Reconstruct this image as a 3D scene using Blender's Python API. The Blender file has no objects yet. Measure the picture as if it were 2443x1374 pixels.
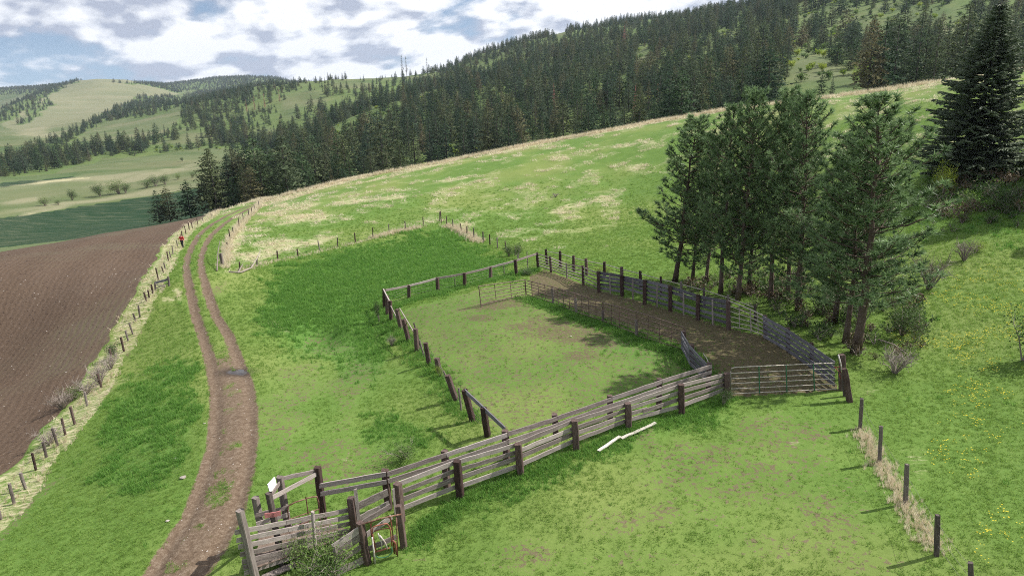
# Cattle corral, two-track road and ploughed field on a green ridge, wooded hills behind
import bpy, bmesh, math, random, time
from mathutils import Matrix, Vector, Euler
T0=time.time()
random.seed(7)
S=bpy.context.scene
COL=S.collection
# ---------------- camera ----------------
cam=bpy.data.cameras.new('camera'); camo=bpy.data.objects.new('camera',cam); COL.objects.link(camo); S.camera=camo
cam.sensor_width=36; cam.lens=36*1650.0/2443.0; cam.clip_start=.5; cam.clip_end=40000
# ---------------- light ----------------
SUN_AZ=math.radians(13)   # from +X towards +Y
SUN_EL=math.radians(46)
sd=Vector((math.cos(SUN_EL)*math.cos(SUN_AZ),math.cos(SUN_EL)*math.sin(SUN_AZ),math.sin(SUN_EL)))
sl=bpy.data.lights.new('sun','SUN'); sl.energy=5.0; sl.angle=math.radians(.5); sl.color=(1,.955,.89)
so=bpy.data.objects.new('sun',sl); COL.objects.link(so); so.rotation_euler=sd.to_track_quat('Z','Y').to_euler()
W=bpy.data.worlds.new('World'); S.world=W; W.use_nodes=True
def sky_world():
    nt=W.node_tree; nt.nodes.clear(); N=nt.nodes.new; L=nt.links.new
    out=N('ShaderNodeOutputWorld'); sky=N('ShaderNodeTexSky'); sky.sky_type='NISHITA'; sky.sun_disc=False
    sky.sun_elevation=SUN_EL; sky.sun_rotation=math.pi/2-SUN_AZ; sky.air_density=1.0; sky.dust_density=.15; sky.ozone_density=1.4; sky.altitude=1200
    tc=N('ShaderNodeTexCoord'); vm=N('ShaderNodeVectorMath'); vm.operation='MULTIPLY_ADD'; L(tc.outputs['Generated'],vm.inputs[0]); vm.inputs[1].default_value=(1,1,.9); vm.inputs[2].default_value=(0,0,.09); nv=N('ShaderNodeVectorMath'); nv.operation='NORMALIZE'; L(vm.outputs[0],nv.inputs[0]); L(nv.outputs[0],sky.inputs[0])
    bs=N('ShaderNodeBackground'); bs.inputs[1].default_value=.08; L(sky.outputs[0],bs.inputs[0])
    tc=N('ShaderNodeTexCoord'); sx=N('ShaderNodeSeparateXYZ'); L(tc.outputs['Generated'],sx.inputs[0])
    def m(op,a,b=None,c=None,clamp=False):
        n=N('ShaderNodeMath'); n.operation=op; n.use_clamp=clamp
        for i,v in enumerate((a,b,c)):
            if v is None: continue
            if isinstance(v,(int,float)): n.inputs[i].default_value=v
            else: L(v,n.inputs[i])
        return n.outputs[0]
    x,y,z=sx.outputs
    el=m('ARCSINE',z); az=m('ARCTAN2',x,y)
    # clouds as flat-based heaps: longitude/latitude, stretched more towards the horizon
    ye=m('POWER',m('MAXIMUM',m('ADD',el,.06),.001),.8)
    def P(dx,dy,k=1.0):
        c=N('ShaderNodeCombineXYZ'); L(m('MULTIPLY',m('ADD',az,dx),3.0*k),c.inputs[0]); L(m('MULTIPLY',m('ADD',ye,dy),5.6*k),c.inputs[1]); c.inputs[2].default_value=CLOUD_Z; return c.outputs[0]
    def noise(vec,sc,det,rough=.56):
        n=N('ShaderNodeTexNoise'); n.inputs['Scale'].default_value=sc; n.inputs['Detail'].default_value=det; n.inputs['Roughness'].default_value=rough; n.inputs['Distortion'].default_value=.18
        L(vec,n.inputs['Vector']); return n.outputs['Fac']
    n0=noise(P(0,0),1.0,9,.6); n1=n0; s0=noise(P(0,0),1.0,6.5,.62); s1=noise(P(.025,.045),1.0,6.5,.62)
    def vor(vec,sc):
        n=N('ShaderNodeTexVoronoi'); n.feature='SMOOTH_F1'; n.inputs['Scale'].default_value=sc; n.inputs['Detail'].default_value=2.0; n.inputs['Smoothness'].default_value=.6; L(vec,n.inputs['Vector']); return n.outputs['Distance']
    v0=vor(P(0,0),4.2); v1=vor(P(.02,.02),4.2)
    n0=m('ADD',n0,m('MULTIPLY',m('SUBTRACT',.45,v0),.16)); n1=m('ADD',n1,m('MULTIPLY',m('SUBTRACT',.45,v1),.16)); big=noise(P(3.1,1.7,.4),1.2,2)
    dens=m('ADD',n0,m('MULTIPLY',m('SUBTRACT',big,.5),.35))
    mr=N('ShaderNodeMapRange'); mr.interpolation_type='SMOOTHSTEP'; mr.inputs[1].default_value=CLOUD_T; mr.inputs[2].default_value=CLOUD_T+.10; L(dens,mr.inputs[0])
    lit=m('ADD',m('ADD',m('MULTIPLY',m('SUBTRACT',s0,s1),6.0),m("MULTIPLY",m("SUBTRACT",v1,v0),1.5)),.53)
    thick=m('MULTIPLY',m('SUBTRACT',dens,CLOUD_T+.12),4.2,clamp=True)
    br=m('SUBTRACT',lit,m('MULTIPLY',thick,.34),clamp=True)
    cr_=N('ShaderNodeValToRGB'); e=cr_.color_ramp.elements; e[0].position=0; e[0].color=(.40,.44,.55,1); e[1].position=.58; e[1].color=(.95,.96,1,1)
    e2=cr_.color_ramp.elements.new(.3); e2.color=(.70,.73,.80,1)
    L(br,cr_.inputs[0]); bc=N('ShaderNodeBackground'); bc.inputs[1].default_value=CLOUD_B; L(cr_.outputs[0],bc.inputs[0])
    mx=N('ShaderNodeMixShader'); L(mr.outputs[0],mx.inputs[0]); L(bs.outputs[0],mx.inputs[1]); L(bc.outputs[0],mx.inputs[2]); L(mx.outputs[0],out.inputs[0])
CLOUD_Z=52.2; CLOUD_B=.84; CLOUD_T=.34
sky_world()
vs=S.view_settings; vs.view_transform='Standard'; vs.look='None'; vs.gamma=1; vs.use_curve_mapping=False; vs.exposure=0.50
cy=S.cycles; cy.filter_width=1.0; cy.max_bounces=5; cy.diffuse_bounces=3; cy.glossy_bounces=2; cy.transmission_bounces=3; cy.volume_bounces=0; cy.use_adaptive_sampling=True; cy.adaptive_threshold=.012
cy.use_denoising=False
import math, random
import numpy as np
# ---- camera constants (used for the camera and for measuring the survey points of the terrain) ----
CAM_H=15.0; PITCH=math.radians(16.0); ROLL=math.radians(2.0); FPX=1650.0; W0,H0=2443.0,1374.0
sp,cp,sr,cr=math.sin(PITCH),math.cos(PITCH),math.sin(ROLL),math.cos(ROLL)
CF=np.array([0,cp,-sp]); _R=np.array([1.0,0,0]); _U=np.array([0,sp,cp])
CR=cr*_R-sr*_U; CU=cr*_U+sr*_R
def ray(px,py):
    px=np.asarray(px,float); py=np.asarray(py,float)
    return CF*FPX+CR*(px-W0/2)[...,None]-CU*(py-H0/2)[...,None]
def project(P):
    P=np.asarray(P,float)-np.array([0,0,CAM_H]); f=P@CF
    f=np.where(f>.05,f,.05)
    return W0/2+FPX*(P@CR)/f, H0/2-FPX*(P@CU)/f
# survey points: pixel, horizontal distance
CP=[# near apron
(600,1374,None,-.5),(1221,1374,None,-.2),(1900,1374,None,0.1),(2443,1374,None,0.8),(0,1374,None,-1.6),
(60,1166,None,-2.8),(-300,1000,None,-4.2),
(1100,1186,None,-.3),(1735,941,None,0.0),(2040,839,None,0.3),(2012,925,None,0.1),(2300,1000,None,.3),(2443,900,None,.7),
(1285,639,63),(1010,740,None,-0.9),(1165,1040,None,0),(1520,800,None,-.4),(600,1000,None,-.6),(830,840,None,-2.0),(770,900,None,-1.6),(700,1100,None,-.5),
(450,860,None,-1.8),(300,830,None,-3.0),(150,1037,None,-2.8),(460,650,70),(100,900,None,-4.2),
(470,560,106),(660,621,80),(1051,530,98),(890,569,90),(700,700,None,-1.6),(1170,585,82),
(1600,690,None,-.8),(1740,784,None,-.3),(1900,716,None,.1),(2100,700,None,.7),(2310,405,78),(2443,600,60),(2300,620,58),(2443,300,88),(2600,500,70),
(1500,560,78),(1500,450,110),(1900,350,112),(2100,450,82),
# crest
(0,607,98),(250,560,118),(490,515,150),(620,480,172),(800,435,172),(1060,385,168),(1400,320,158),(1730,262,150),(2000,228,142),(2240,195,135),(2443,165,125),
(-400,690,80),(2900,120,120),
# inside slope left of crest
(200,700,74),(-200,850,None,-4.8),(330,640,86),
# valley beyond
(0,560,260),(250,540,290),(420,520,330),(570,495,260),(700,470,255),(900,430,260),(1100,400,265),(1350,345,270),(1650,285,270),(1900,242,260),(2240,197,240),(2700,150,230),
(-400,520,350),(0,470,470),(-400,440,600),(480,440,430),
(0,430,620),(300,400,640),(600,380,560),(800,380,400),(1100,330,400),
(300,362,900),(640,350,800),(0,400,850),(-400,400,900),(100,330,1250),(300,300,1400),
(900,260,700),(1000,190,1150),(650,200,1350),(820,180,1250),(450,240,1500),(1300,200,650),(1300,70,1250),(1500,45,1250),(1650,170,500),(1700,15,1150),
(1930,190,330),(1960,145,380),(2150,170,360),(2000,60,650),(2443,40,600),(2000,-60,1000),(2443,-120,1000),(2900,-120,900),
(0,300,2000),(200,255,2600),(0,250,2600),(230,200,3300),(130,215,3400),(0,225,3600),(330,208,3300),(420,222,3200),
(-400,250,3000),(0,212,5000),(300,204,5000),(600,192,5000),(900,190,5000),
(1300,0,2500),(2000,-20,2500),(2443,-40,2500),(1300,60,6000),(2443,20,6000),(600,215,9000),(0,225,9000),(1300,150,9000),(2443,100,9000),
]
def _ctl():
    out=[]
    for c in CP:
        r=ray(c[0],c[1]); h=math.hypot(r[0],r[1]); t=r[2]/h
        D=c[2] if c[2] is not None else (c[3]-CAM_H)/t
        out.append((math.atan2(r[0],r[1]),math.log(D),CAM_H+D*t))
    return np.array(out)
_C=_ctl()
_extra=[(math.radians(a),math.log(d),z) for a in(-50,-25,0,25,50) for d,z in((3,0),(9,0))]
_C=np.vstack([_C,_extra])
def _f(a,u): return np.stack([a*2.2,u*1.15],-1)
def _k(r2): return 0.5*r2*np.log(r2+1e-12)
_X=_f(_C[:,0],_C[:,1]); _q=_C[:,2]/(np.exp(_C[:,1])+40)
_n=len(_X); _d=((_X[:,None]-_X[None])**2).sum(-1)
_A=np.zeros((_n+3,_n+3)); _A[:_n,:_n]=_k(_d)+np.eye(_n)*0.004; _A[:_n,_n]=1; _A[:_n,_n+1:]=_X; _A[_n,:_n]=1; _A[_n+1:,:_n]=_X.T
_w=np.linalg.solve(_A,np.concatenate([_q,[0,0,0]]))
def tps(a,u):
    sh=a.shape; X=_f(a.ravel(),u.ravel()); o=np.full(len(X),_w[_n])+X@_w[_n+1:]
    for i in range(_n): o+=_w[i]*_k((X[:,0]-_X[i,0])**2+(X[:,1]-_X[i,1])**2)
    return (o*(np.exp(u.ravel())+40)).reshape(sh)
# polar grid, seamless round the camera
ANG=np.radians(np.concatenate([np.arange(-180,-47,3.5),np.arange(-47,47.01,.18),np.arange(48.5,180.1,3.5)]))
ANG[-1]=math.pi; ANG[0]=-math.pi
DST=np.concatenate([[2.0,3.5],np.exp(np.arange(math.log(5),math.log(300),.008)),np.exp(np.arange(math.log(300),math.log(8000),.016))])
LD=np.log(DST)
ca=np.clip(ANG,-math.radians(50),math.radians(50))
# evaluate coarsely then interpolate (the spline is smooth)
ac=np.linspace(-math.radians(50),math.radians(50),140); uc=np.linspace(LD[0],LD[-1],220)
Zc=tps(*np.meshgrid(ac,uc,indexing='ij'))
def bil(Z,A,U,a,u):
    i=np.clip(np.searchsorted(A,a)-1,0,len(A)-2); j=np.clip(np.searchsorted(U,u)-1,0,len(U)-2)
    s=np.clip((a-A[i])/(A[i+1]-A[i]),0,1); t=np.clip((u-U[j])/(U[j+1]-U[j]),0,1)
    return (Z[i,j]*(1-s)*(1-t)+Z[i+1,j]*s*(1-t)+Z[i,j+1]*(1-s)*t+Z[i+1,j+1]*s*t)
def cubic_up(Z):  # smooth resample via per-axis Catmull-Rom
    def rs(Z,A,a):
        i=np.clip(np.searchsorted(A,a)-1,0,len(A)-2); t=((a-A[i])/(A[i+1]-A[i]))[:,None]
        g=lambda k: Z[np.clip(i+k,0,len(A)-1)]
        p0,p1,p2,p3=g(-1),g(0),g(1),g(2)
        return .5*((2*p1)+(-p0+p2)*t+(2*p0-5*p1+4*p2-p3)*t**2+(-p0+3*p1-3*p2+p3)*t**3)
    Z=rs(Z,ac,ca); return rs(Z.T,uc,LD).T
Z=cubic_up(Zc)
AA,UU=np.meshgrid(ANG,LD,indexing='ij'); DD=np.exp(UU)
# fit the grass ridge line and the far skylines seen in the survey
def fit(Z,line,dlo,dhi,wd,it=4):
    pts=np.array(line,float); r=ray(pts[:,0],pts[:,1]); az=np.arctan2(r[:,0],r[:,1]); el=r[:,2]/np.hypot(r[:,0],r[:,1]); o=np.argsort(az)
    tgt=np.interp(ANG,az[o],el[o]); inside=np.clip(1-np.maximum(az.min()-ANG,ANG-az.max())/math.radians(3),0,1)
    m=(DST>dlo)&(DST<dhi)
    for _ in range(it):
        E=(Z[:,m]-CAM_H)/DST[m]; k=E.argmax(1); cur=E.max(1); dc=DST[m][k]
        dc=np.convolve(np.pad(dc,12,'edge'),np.ones(25)/25,'valid')
        w=np.exp(-((LD[None]-np.log(dc)[:,None])/wd)**2)
        Z=Z+((tgt-cur)*inside)[:,None]*DST[None]*w
    return Z
CREST=[(-400,700),(0,607),(140,583),(250,560),(370,540),(490,515),(560,492),(620,480),(640,477),(700,460),(800,435),(930,408),(1060,385),(1230,350),(1400,320),(1560,290),(1730,262),(1900,242),(2000,228),(2100,216),(2240,195),(2443,167),(2800,125)]
Z=fit(Z,CREST,75,215,.28)
SKY=[(455,247),(520,230),(620,208),(700,197),(800,190),(960,186),(1050,170),(1130,134),(1200,112),(1290,88),(1380,70),(1500,52),(1620,42),(1760,22),(1830,0),(2000,-70),(2443,-160)]
Z=fit(Z,SKY,600,2400,.45)
_p=np.array(SKY,float); _r=ray(_p[:,0],_p[:,1]); _az=np.arctan2(_r[:,0],_r[:,1]); _el=_r[:,2]/np.hypot(_r[:,0],_r[:,1]); _o=np.argsort(_az)
_cap=np.interp(ANG,_az[_o],_el[_o]); _c0=math.atan2(*ray(650,190)[:2]); _in=np.clip((ANG-_c0)/math.radians(2.5),0,1)
_mx=CAM_H+DST[None]*(_cap[:,None]-.012-.03*np.log(np.maximum(DST,1500)/1500)[None]); Z=np.where((DST[None]>1500)&(_in[:,None]>0),Z*(1-_in[:,None])+np.minimum(Z,_mx)*_in[:,None],Z)
Z=fit(Z,[(-400,215),(0,214),(140,205),(240,197),(330,201),(400,202),(470,193),(520,186),(600,184),(660,187),(700,196)],4300,7800,.3)
Z=fit(Z,[(-400,275),(0,264),(60,237),(120,211),(180,194),(230,190),(300,191),(350,199),(400,210),(440,222)],2500,3900,.13)
OLD=[(-400,228),(0,228),(100,212),(190,196),(230,193),(300,196),(370,207),(430,216),(520,200),(650,200)]
def smooth(x,e0,e1): t=np.clip((x-e0)/(e1-e0),0,1); return t*t*(3-2*t)
# rear half: ease to a common profile so the sheet closes behind the camera
avg=(Z[np.abs(ANG-math.radians(-50)).argmin()]+Z[np.abs(ANG-math.radians(50)).argmin()])/2
wb=smooth(np.abs(ANG),math.radians(55),math.radians(120))[:,None]; Z=Z*(1-wb)+avg[None]*wb*1.0
XX=DD*np.sin(AA); YY=DD*np.cos(AA)
def vnoise(x,y,seed=0):
    xi=np.floor(x).astype(np.int64); yi=np.floor(y).astype(np.int64); fx=x-xi; fy=y-yi
    def h(a,b):
        n=(a*374761393+b*668265263+seed*974634777)&0x7fffffff; n=((n^(n>>13))*1274126177)&0x7fffffff
        return ((n^(n>>16))&0xffff)/65535.0
    fx=fx*fx*(3-2*fx); fy=fy*fy*(3-2*fy)
    return (h(xi,yi)*(1-fx)+h(xi+1,yi)*fx)*(1-fy)+(h(xi,yi+1)*(1-fx)+h(xi+1,yi+1)*fx)*fy
def fbm(x,y,seed=0,o=4):
    s=0;a=.5;t=0
    for k in range(o): s=s+a*vnoise(x*2**k,y*2**k,seed+k); t+=a; a*=.5
    return s/t
def hz(x,y):
    x=np.asarray(x,float); y=np.asarray(y,float)
    return bil(Z,ANG,LD,np.arctan2(x,y),np.log(np.maximum(np.hypot(x,y),2.01)))
_TD=np.exp(np.arange(math.log(8),math.log(12500),.004))
def G(px,py,dmin=8,dmax=7800):
    r=ray(px,py).reshape(3); h=math.hypot(r[0],r[1]); t=r[2]/h; ux,uy=r[0]/h,r[1]/h
    D=_TD[(_TD>=dmin)&(_TD<=dmax)]; zr=CAM_H+D*t; zg=hz(D*ux,D*uy); b=np.nonzero(zr<=zg)[0]
    if len(b)==0: return None
    k=b[0]
    if k==0: d=D[0]
    else:
        e0=zr[k-1]-zg[k-1]; e1=zr[k]-zg[k]; d=D[k-1]+(D[k]-D[k-1])*e0/(e0-e1)
    return np.array([d*ux,d*uy,float(hz(d*ux,d*uy))])
camo.matrix_world=Matrix(((CR[0],CU[0],-CF[0],0),(CR[1],CU[1],-CF[1],0),(CR[2],CU[2],-CF[2],CAM_H),(0,0,0,1)))
# ================= helpers =================
def tag(o,label=None,cat=None,group=None,kind=None):
    if label: o['label']=label
    if cat: o['category']=cat
    if group: o['group']=group
    if kind: o['kind']=kind
    return o
def thing(name,loc,label,cat,group=None):
    o=bpy.data.objects.new(name,None); COL.objects.link(o); o.location=Vector(loc); o.empty_display_size=.2
    o['_l']=1; del o['_l']
    return tag(o,label,cat,group)
def link(name,me,parent=None,M=None,mat=None):
    if mat is not None and not me.materials: me.materials.append(mat)
    o=bpy.data.objects.new(name,me); COL.objects.link(o)
    if M is None: M=Matrix.Identity(4)
    if parent is not None:
        o.parent=parent; o.matrix_basis=Matrix.Translation(-Vector(parent.location))@M
    else: o.matrix_basis=M
    return o
def npmesh(name,V,F,mat=None,smooth=False,mats=None,midx=None):
    """F: (n,3) or (n,4) array"""
    me=bpy.data.meshes.new(name); V=np.asarray(V,np.float32); F=np.asarray(F,np.int32); n,k=F.shape
    me.vertices.add(len(V)); me.vertices.foreach_set('co',V.ravel())
    me.loops.add(n*k); me.loops.foreach_set('vertex_index',F.ravel())
    me.polygons.add(n); me.polygons.foreach_set('loop_start',np.arange(0,n*k,k,dtype=np.int32)); me.polygons.foreach_set('loop_total',np.full(n,k,np.int32))
    if mats:
        for m_ in mats: me.materials.append(m_)
        me.polygons.foreach_set('material_index',np.asarray(midx,np.int32))
    elif mat: me.materials.append(mat)
    me.polygons.foreach_set('use_smooth',np.full(n,smooth,bool))
    me.update(calc_edges=True); return me
class MB:
    def __init__(s): s.v=[]; s.f=[]
    def tri(s,a,b,c): n=len(s.v); s.v+= [tuple(a),tuple(b),tuple(c)]; s.f.append((n,n+1,n+2))
    def quad(s,a,b,c,d): n=len(s.v); s.v+=[tuple(a),tuple(b),tuple(c),tuple(d)]; s.f.append((n,n+1,n+2)); s.f.append((n,n+2,n+3))
    def tube(s,pts,rad,sides=6,cap=True):
        pts=[Vector(p) for p in pts]; n0=len(s.v); k=len(pts)
        if not hasattr(rad,'__len__'): rad=[rad]*k
        up=Vector((0,0,1)) if abs((pts[-1]-pts[0]).normalized().z)<.9 else Vector((1,0,0))
        for i,p in enumerate(pts):
            d=(pts[min(i+1,k-1)]-pts[max(i-1,0)]).normalized(); a=d.cross(up)
            if a.length<1e-4: a=d.cross(Vector((.3,1,0)))
            a.normalize(); b=a.cross(d)
            for j in range(sides):
                t=2*math.pi*j/sides; s.v.append(tuple(p+(a*math.cos(t)+b*math.sin(t))*rad[i]))
        for i in range(k-1):
            for j in range(sides):
                q=n0+i*sides+j; r=n0+i*sides+(j+1)%sides
                s.f.append((q,r,r+sides)); s.f.append((q,r+sides,q+sides))
        if cap:
            for base,fl in ((n0,1),(n0+(k-1)*sides,0)):
                for j in range(1,sides-1):
                    s.f.append((base,base+j,base+j+1) if not fl else (base,base+j+1,base+j))
    def mesh(s,name,mat,smooth=False): return npmesh(name,np.array(s.v),np.array(s.f),mat,smooth)
# ---- node helper ----
class NB:
    def __init__(s,name):
        s.m=bpy.data.materials.new(name); s.m.use_nodes=True; s.nt=s.m.node_tree; s.nt.nodes.clear(); s.out=s.N('ShaderNodeOutputMaterial')
    def N(s,t): return s.nt.nodes.new(t)
    def L(s,a,b): s.nt.links.new(a,b)
    def put(s,sock,v):
        if isinstance(v,(int,float)): sock.default_value=v
        elif isinstance(v,tuple): sock.default_value=v if len(v)==len(sock.default_value) else v+(1,)
        elif v is not None: s.L(v,sock)
    def math(s,op,a,b=None,c=None,clamp=False):
        n=s.N('ShaderNodeMath'); n.operation=op; n.use_clamp=clamp
        for i,v in enumerate((a,b,c)):
            if v is not None: s.put(n.inputs[i],v)
        return n.outputs[0]
    def noise(s,vec,sc,det=3,rough=.55,dist=0):
        n=s.N('ShaderNodeTexNoise'); n.inputs['Scale'].default_value=sc; n.inputs['Detail'].default_value=det; n.inputs['Roughness'].default_value=rough; n.inputs['Distortion'].default_value=dist
        if vec is not None: s.L(vec,n.inputs['Vector'])
        return n.outputs['Fac']
    def mix(s,f,a,b):
        n=s.N('ShaderNodeMix'); n.data_type='RGBA'; s.put(n.inputs[0],f); s.put(n.inputs[6],a); s.put(n.inputs[7],b); return n.outputs[2]
    def step(s,v,a,b):
        n=s.N('ShaderNodeMapRange'); n.interpolation_type='SMOOTHSTEP'; s.put(n.inputs[0],v); s.put(n.inputs[1],a); s.put(n.inputs[2],b); return n.outputs[0]
    def mapping(s,vec,scale=(1,1,1),rot=(0,0,0)):
        n=s.N('ShaderNodeMapping'); n.inputs['Scale'].default_value=scale; n.inputs['Rotation'].default_value=rot; s.L(vec,n.inputs['Vector']); return n.outputs[0]
    def coord(s,k='Object'): return s.N('ShaderNodeTexCoord').outputs[k]
    def pos(s): return s.N('ShaderNodeNewGeometry').outputs['Position']
    def rnd(s): return s.N('ShaderNodeObjectInfo').outputs['Random']
    def attr(s,n): a=s.N('ShaderNodeAttribute'); a.attribute_name=n; return a
    def bsdf(s,col,rough=.8,bump=None,bstr=.3,bd=.02,metal=0,spec=.3,transl=None,emit=None):
        p=s.N('ShaderNodeBsdfPrincipled'); s.put(p.inputs['Base Color'],col); s.put(p.inputs['Roughness'],rough); p.inputs['Metallic'].default_value=metal; p.inputs['Specular IOR Level'].default_value=spec
        if bump is not None:
            b=s.N('ShaderNodeBump'); b.inputs['Strength'].default_value=bstr; b.inputs['Distance'].default_value=bd; s.L(bump,b.inputs['Height']); s.L(b.outputs[0],p.inputs['Normal'])
        o=p.outputs[0]
        if transl:
            t=s.N('ShaderNodeBsdfTranslucent'); s.put(t.inputs[0],col); mx=s.N('ShaderNodeMixShader'); mx.inputs[0].default_value=transl; s.L(o,mx.inputs[1]); s.L(t.outputs[0],mx.inputs[2]); o=mx.outputs[0]
        s.L(o,s.out.inputs[0]); return s.m
def ramp2(n,f,stops):
    r=n.N('ShaderNodeValToRGB'); el=r.color_ramp.elements; el[0].position=stops[0][0]; el[0].color=stops[0][1]+(1,); el[1].position=stops[-1][0]; el[1].color=stops[-1][1]+(1,)
    for p,c in stops[1:-1]: e=el.new(p); e.color=c+(1,)
    n.L(f,r.inputs[0]); return r.outputs[0]
# ---- materials ----
def wood(name,dark,mid,light,moss=0):
    n=NB(name); co=n.coord('Object'); r=n.rnd(); cmb=n.N('ShaderNodeCombineXYZ'); n.put(cmb.inputs[2],n.math('MULTIPLY',r,37.0)); n.put(cmb.inputs[0],n.math('MULTIPLY',r,11.0))
    va=n.N('ShaderNodeVectorMath'); n.L(co,va.inputs[0]); n.L(cmb.outputs[0],va.inputs[1]); v=va.outputs[0]
    g=n.noise(n.mapping(v,(2.2,14,14)),1.3,6,.65,.6); k=n.noise(n.mapping(v,(5,3,3)),1.1,3)
    f=n.math('ADD',n.math('MULTIPLY',g,.7),n.math('MULTIPLY',k,.45)); f=n.math('ADD',f,n.math('MULTIPLY',n.math('SUBTRACT',r,.5),.28))
    c=ramp2(n,f,[(.32,dark),(.55,mid),(.8,light)])
    cr_=n.step(g,.36,.30); c=n.mix(n.math('MULTIPLY',cr_,.55),c,(dark[0]*.4,dark[1]*.4,dark[2]*.4))
    return n.bsdf(c,.85,g,.5,.03,spec=.2)
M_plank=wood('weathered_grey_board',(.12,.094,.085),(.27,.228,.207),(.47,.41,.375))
M_plankd=wood('dark_grey_board',(.06,.056,.064),(.125,.12,.135),(.22,.21,.23))  # dark grey timber, made darker still to imitate shade on the alley fence
M_tie=wood('creosoted_timber',(.025,.016,.014),(.065,.04,.034),(.16,.115,.10))
M_post=wood('weathered_round_post',(.05,.04,.036),(.13,.105,.095),(.26,.225,.20))
M_floor=wood('muddy_ramp_board',(.06,.042,.032),(.15,.11,.085),(.26,.21,.17))
M_white=wood('pale_cut_board',(.26,.23,.19),(.48,.43,.37),(.66,.62,.56))
def metal(name,a,b,rough=.6,m=.3):
    n=NB(name); f=n.noise(n.pos(),9,4,.6); return n.bsdf(n.mix(n.step(f,.42,.6),a,b),rough,metal=m)
M_rust=metal('rusty_pipe',(.13,.06,.04),(.25,.15,.11))
M_rustd=metal('rusty_panel_steel',(.10,.062,.052),(.19,.13,.11),.6,.1)
M_gpipe=metal('pale_pipe',(.36,.32,.27),(.45,.41,.36),.5,.2)
M_green=metal('green_gate_steel',(.03,.12,.06),(.05,.16,.08),.5,0)
M_red=metal('red_paint',(.22,.03,.03),(.16,.04,.035),.5,0)
M_redrust=metal('red_rust_paint',(.30,.105,.07),(.19,.075,.055),.6,0)
M_whitep=metal('white_paint',(.55,.51,.48),(.40,.33,.29),.5,0)
M_wire=metal('fence_wire',(.22,.2,.19),(.3,.27,.24),.5,.5)
def leafm(name,a,b,tr=.3,rough=.65,sc=1.5,clump=False,up=0):
    n=NB(name); r=n.rnd(); f=n.math('ADD',n.math('MULTIPLY',n.noise(n.coord('Object'),sc,2),.6),n.math('MULTIPLY',r,.4)); c=n.mix(n.step(f,.25,.75),a,b)
    if clump: k=n.attr('clump').outputs['Fac']; c=n.mix(k,tuple(x*.5 for x in a),tuple(min(1,x*1.25) for x in b)); c=n.mix(.35,c,n.mix(n.step(f,.25,.75),a,b))
    m_=n.bsdf(c,rough,spec=.25,transl=tr)
    if up:
        g=n.N('ShaderNodeNewGeometry'); v=n.N('ShaderNodeVectorMath'); v.operation='MULTIPLY_ADD'; n.L(g.outputs['Normal'],v.inputs[0]); v.inputs[1].default_value=(1-up,)*3; v.inputs[2].default_value=(0,0,up); w_=n.N('ShaderNodeVectorMath'); w_.operation='NORMALIZE'; n.L(v.outputs[0],w_.inputs[0])
        for q in n.nt.nodes:
            if q.type in('BSDF_PRINCIPLED','BSDF_TRANSLUCENT'): n.L(w_.outputs[0],q.inputs['Normal'])
    return m_
M_pineN=leafm('long_pine_needles',(.062,.128,.046),(.23,.33,.15),.32,.5,2.5,True)
M_spruceN=leafm('spruce_needles',(.045,.075,.045),(.16,.20,.12),.2,.6,1.5,True)
def radial(n,k):
    co=n.coord('Object'); v=n.N('ShaderNodeVectorMath'); v.operation='MULTIPLY'; n.L(co,v.inputs[0]); v.inputs[1].default_value=(1,1,0); nz=n.N('ShaderNodeVectorMath'); nz.operation='NORMALIZE'; n.L(v.outputs[0],nz.inputs[0]); ad=n.N('ShaderNodeVectorMath'); n.L(nz.outputs[0],ad.inputs[0]); ad.inputs[1].default_value=(0,0,.55)
    vt=n.N('ShaderNodeVectorTransform'); vt.vector_type='NORMAL'; vt.convert_from='OBJECT'; vt.convert_to='WORLD'; n.L(ad.outputs[0],vt.inputs[0])
    g=n.N('ShaderNodeNewGeometry'); a=n.N('ShaderNodeVectorMath'); a.operation='SCALE'; n.L(vt.outputs[0],a.inputs[0]); a.inputs[3].default_value=k; b=n.N('ShaderNodeVectorMath'); b.operation='MULTIPLY_ADD'; n.L(g.outputs['Normal'],b.inputs[0]); b.inputs[1].default_value=(1-k,)*3; n.L(a.outputs[0],b.inputs[2]); w=n.N('ShaderNodeVectorMath'); w.operation='NORMALIZE'; n.L(b.outputs[0],w.inputs[0])
    for q in n.nt.nodes:
        if q.type in('BSDF_PRINCIPLED','BSDF_TRANSLUCENT'): n.L(w.outputs[0],q.inputs['Normal'])
def forestm(name,stops,tr=.12):
    n=NB(name); r=n.rnd(); f=n.noise(n.coord('Object'),.7,2); c=ramp2(n,r,stops); k=n.attr('clump').outputs['Fac']; hs=n.N('ShaderNodeVectorMath'); hs.operation='SCALE'; n.L(c,hs.inputs[0]); n.L(n.math('ADD',n.math('MULTIPLY',k,1.0),.5),hs.inputs[3]); c=hs.outputs[0]; m_=n.bsdf(c,.7,spec=.15,transl=.4); radial(n,.3); return m_
M_conA=forestm('conifer_needles',[(0,(.082,.135,.058)),(.25,(.046,.085,.046)),(.5,(.125,.150,.066)),(.7,(.060,.102,.066)),(.9,(.135,.150,.072)),(1,(.17,.155,.085))])
M_dead=leafm('dead_red_needles',(.36,.15,.12),(.5,.24,.19),.3)
M_bark=wood('pine_bark',(.045,.032,.026),(.105,.075,.06),(.17,.13,.105))
M_barkd=wood('dark_bark',(.03,.025,.022),(.07,.06,.055),(.12,.1,.09))
M_bush=leafm('bush_leaves',(.07,.13,.03),(.16,.24,.06),.35)
M_bushy=leafm('bright_spring_leaves',(.20,.30,.03),(.33,.40,.05),.4)
M_bushd=leafm('dark_bush_leaves',(.035,.075,.02),(.09,.15,.04),.3)
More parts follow.
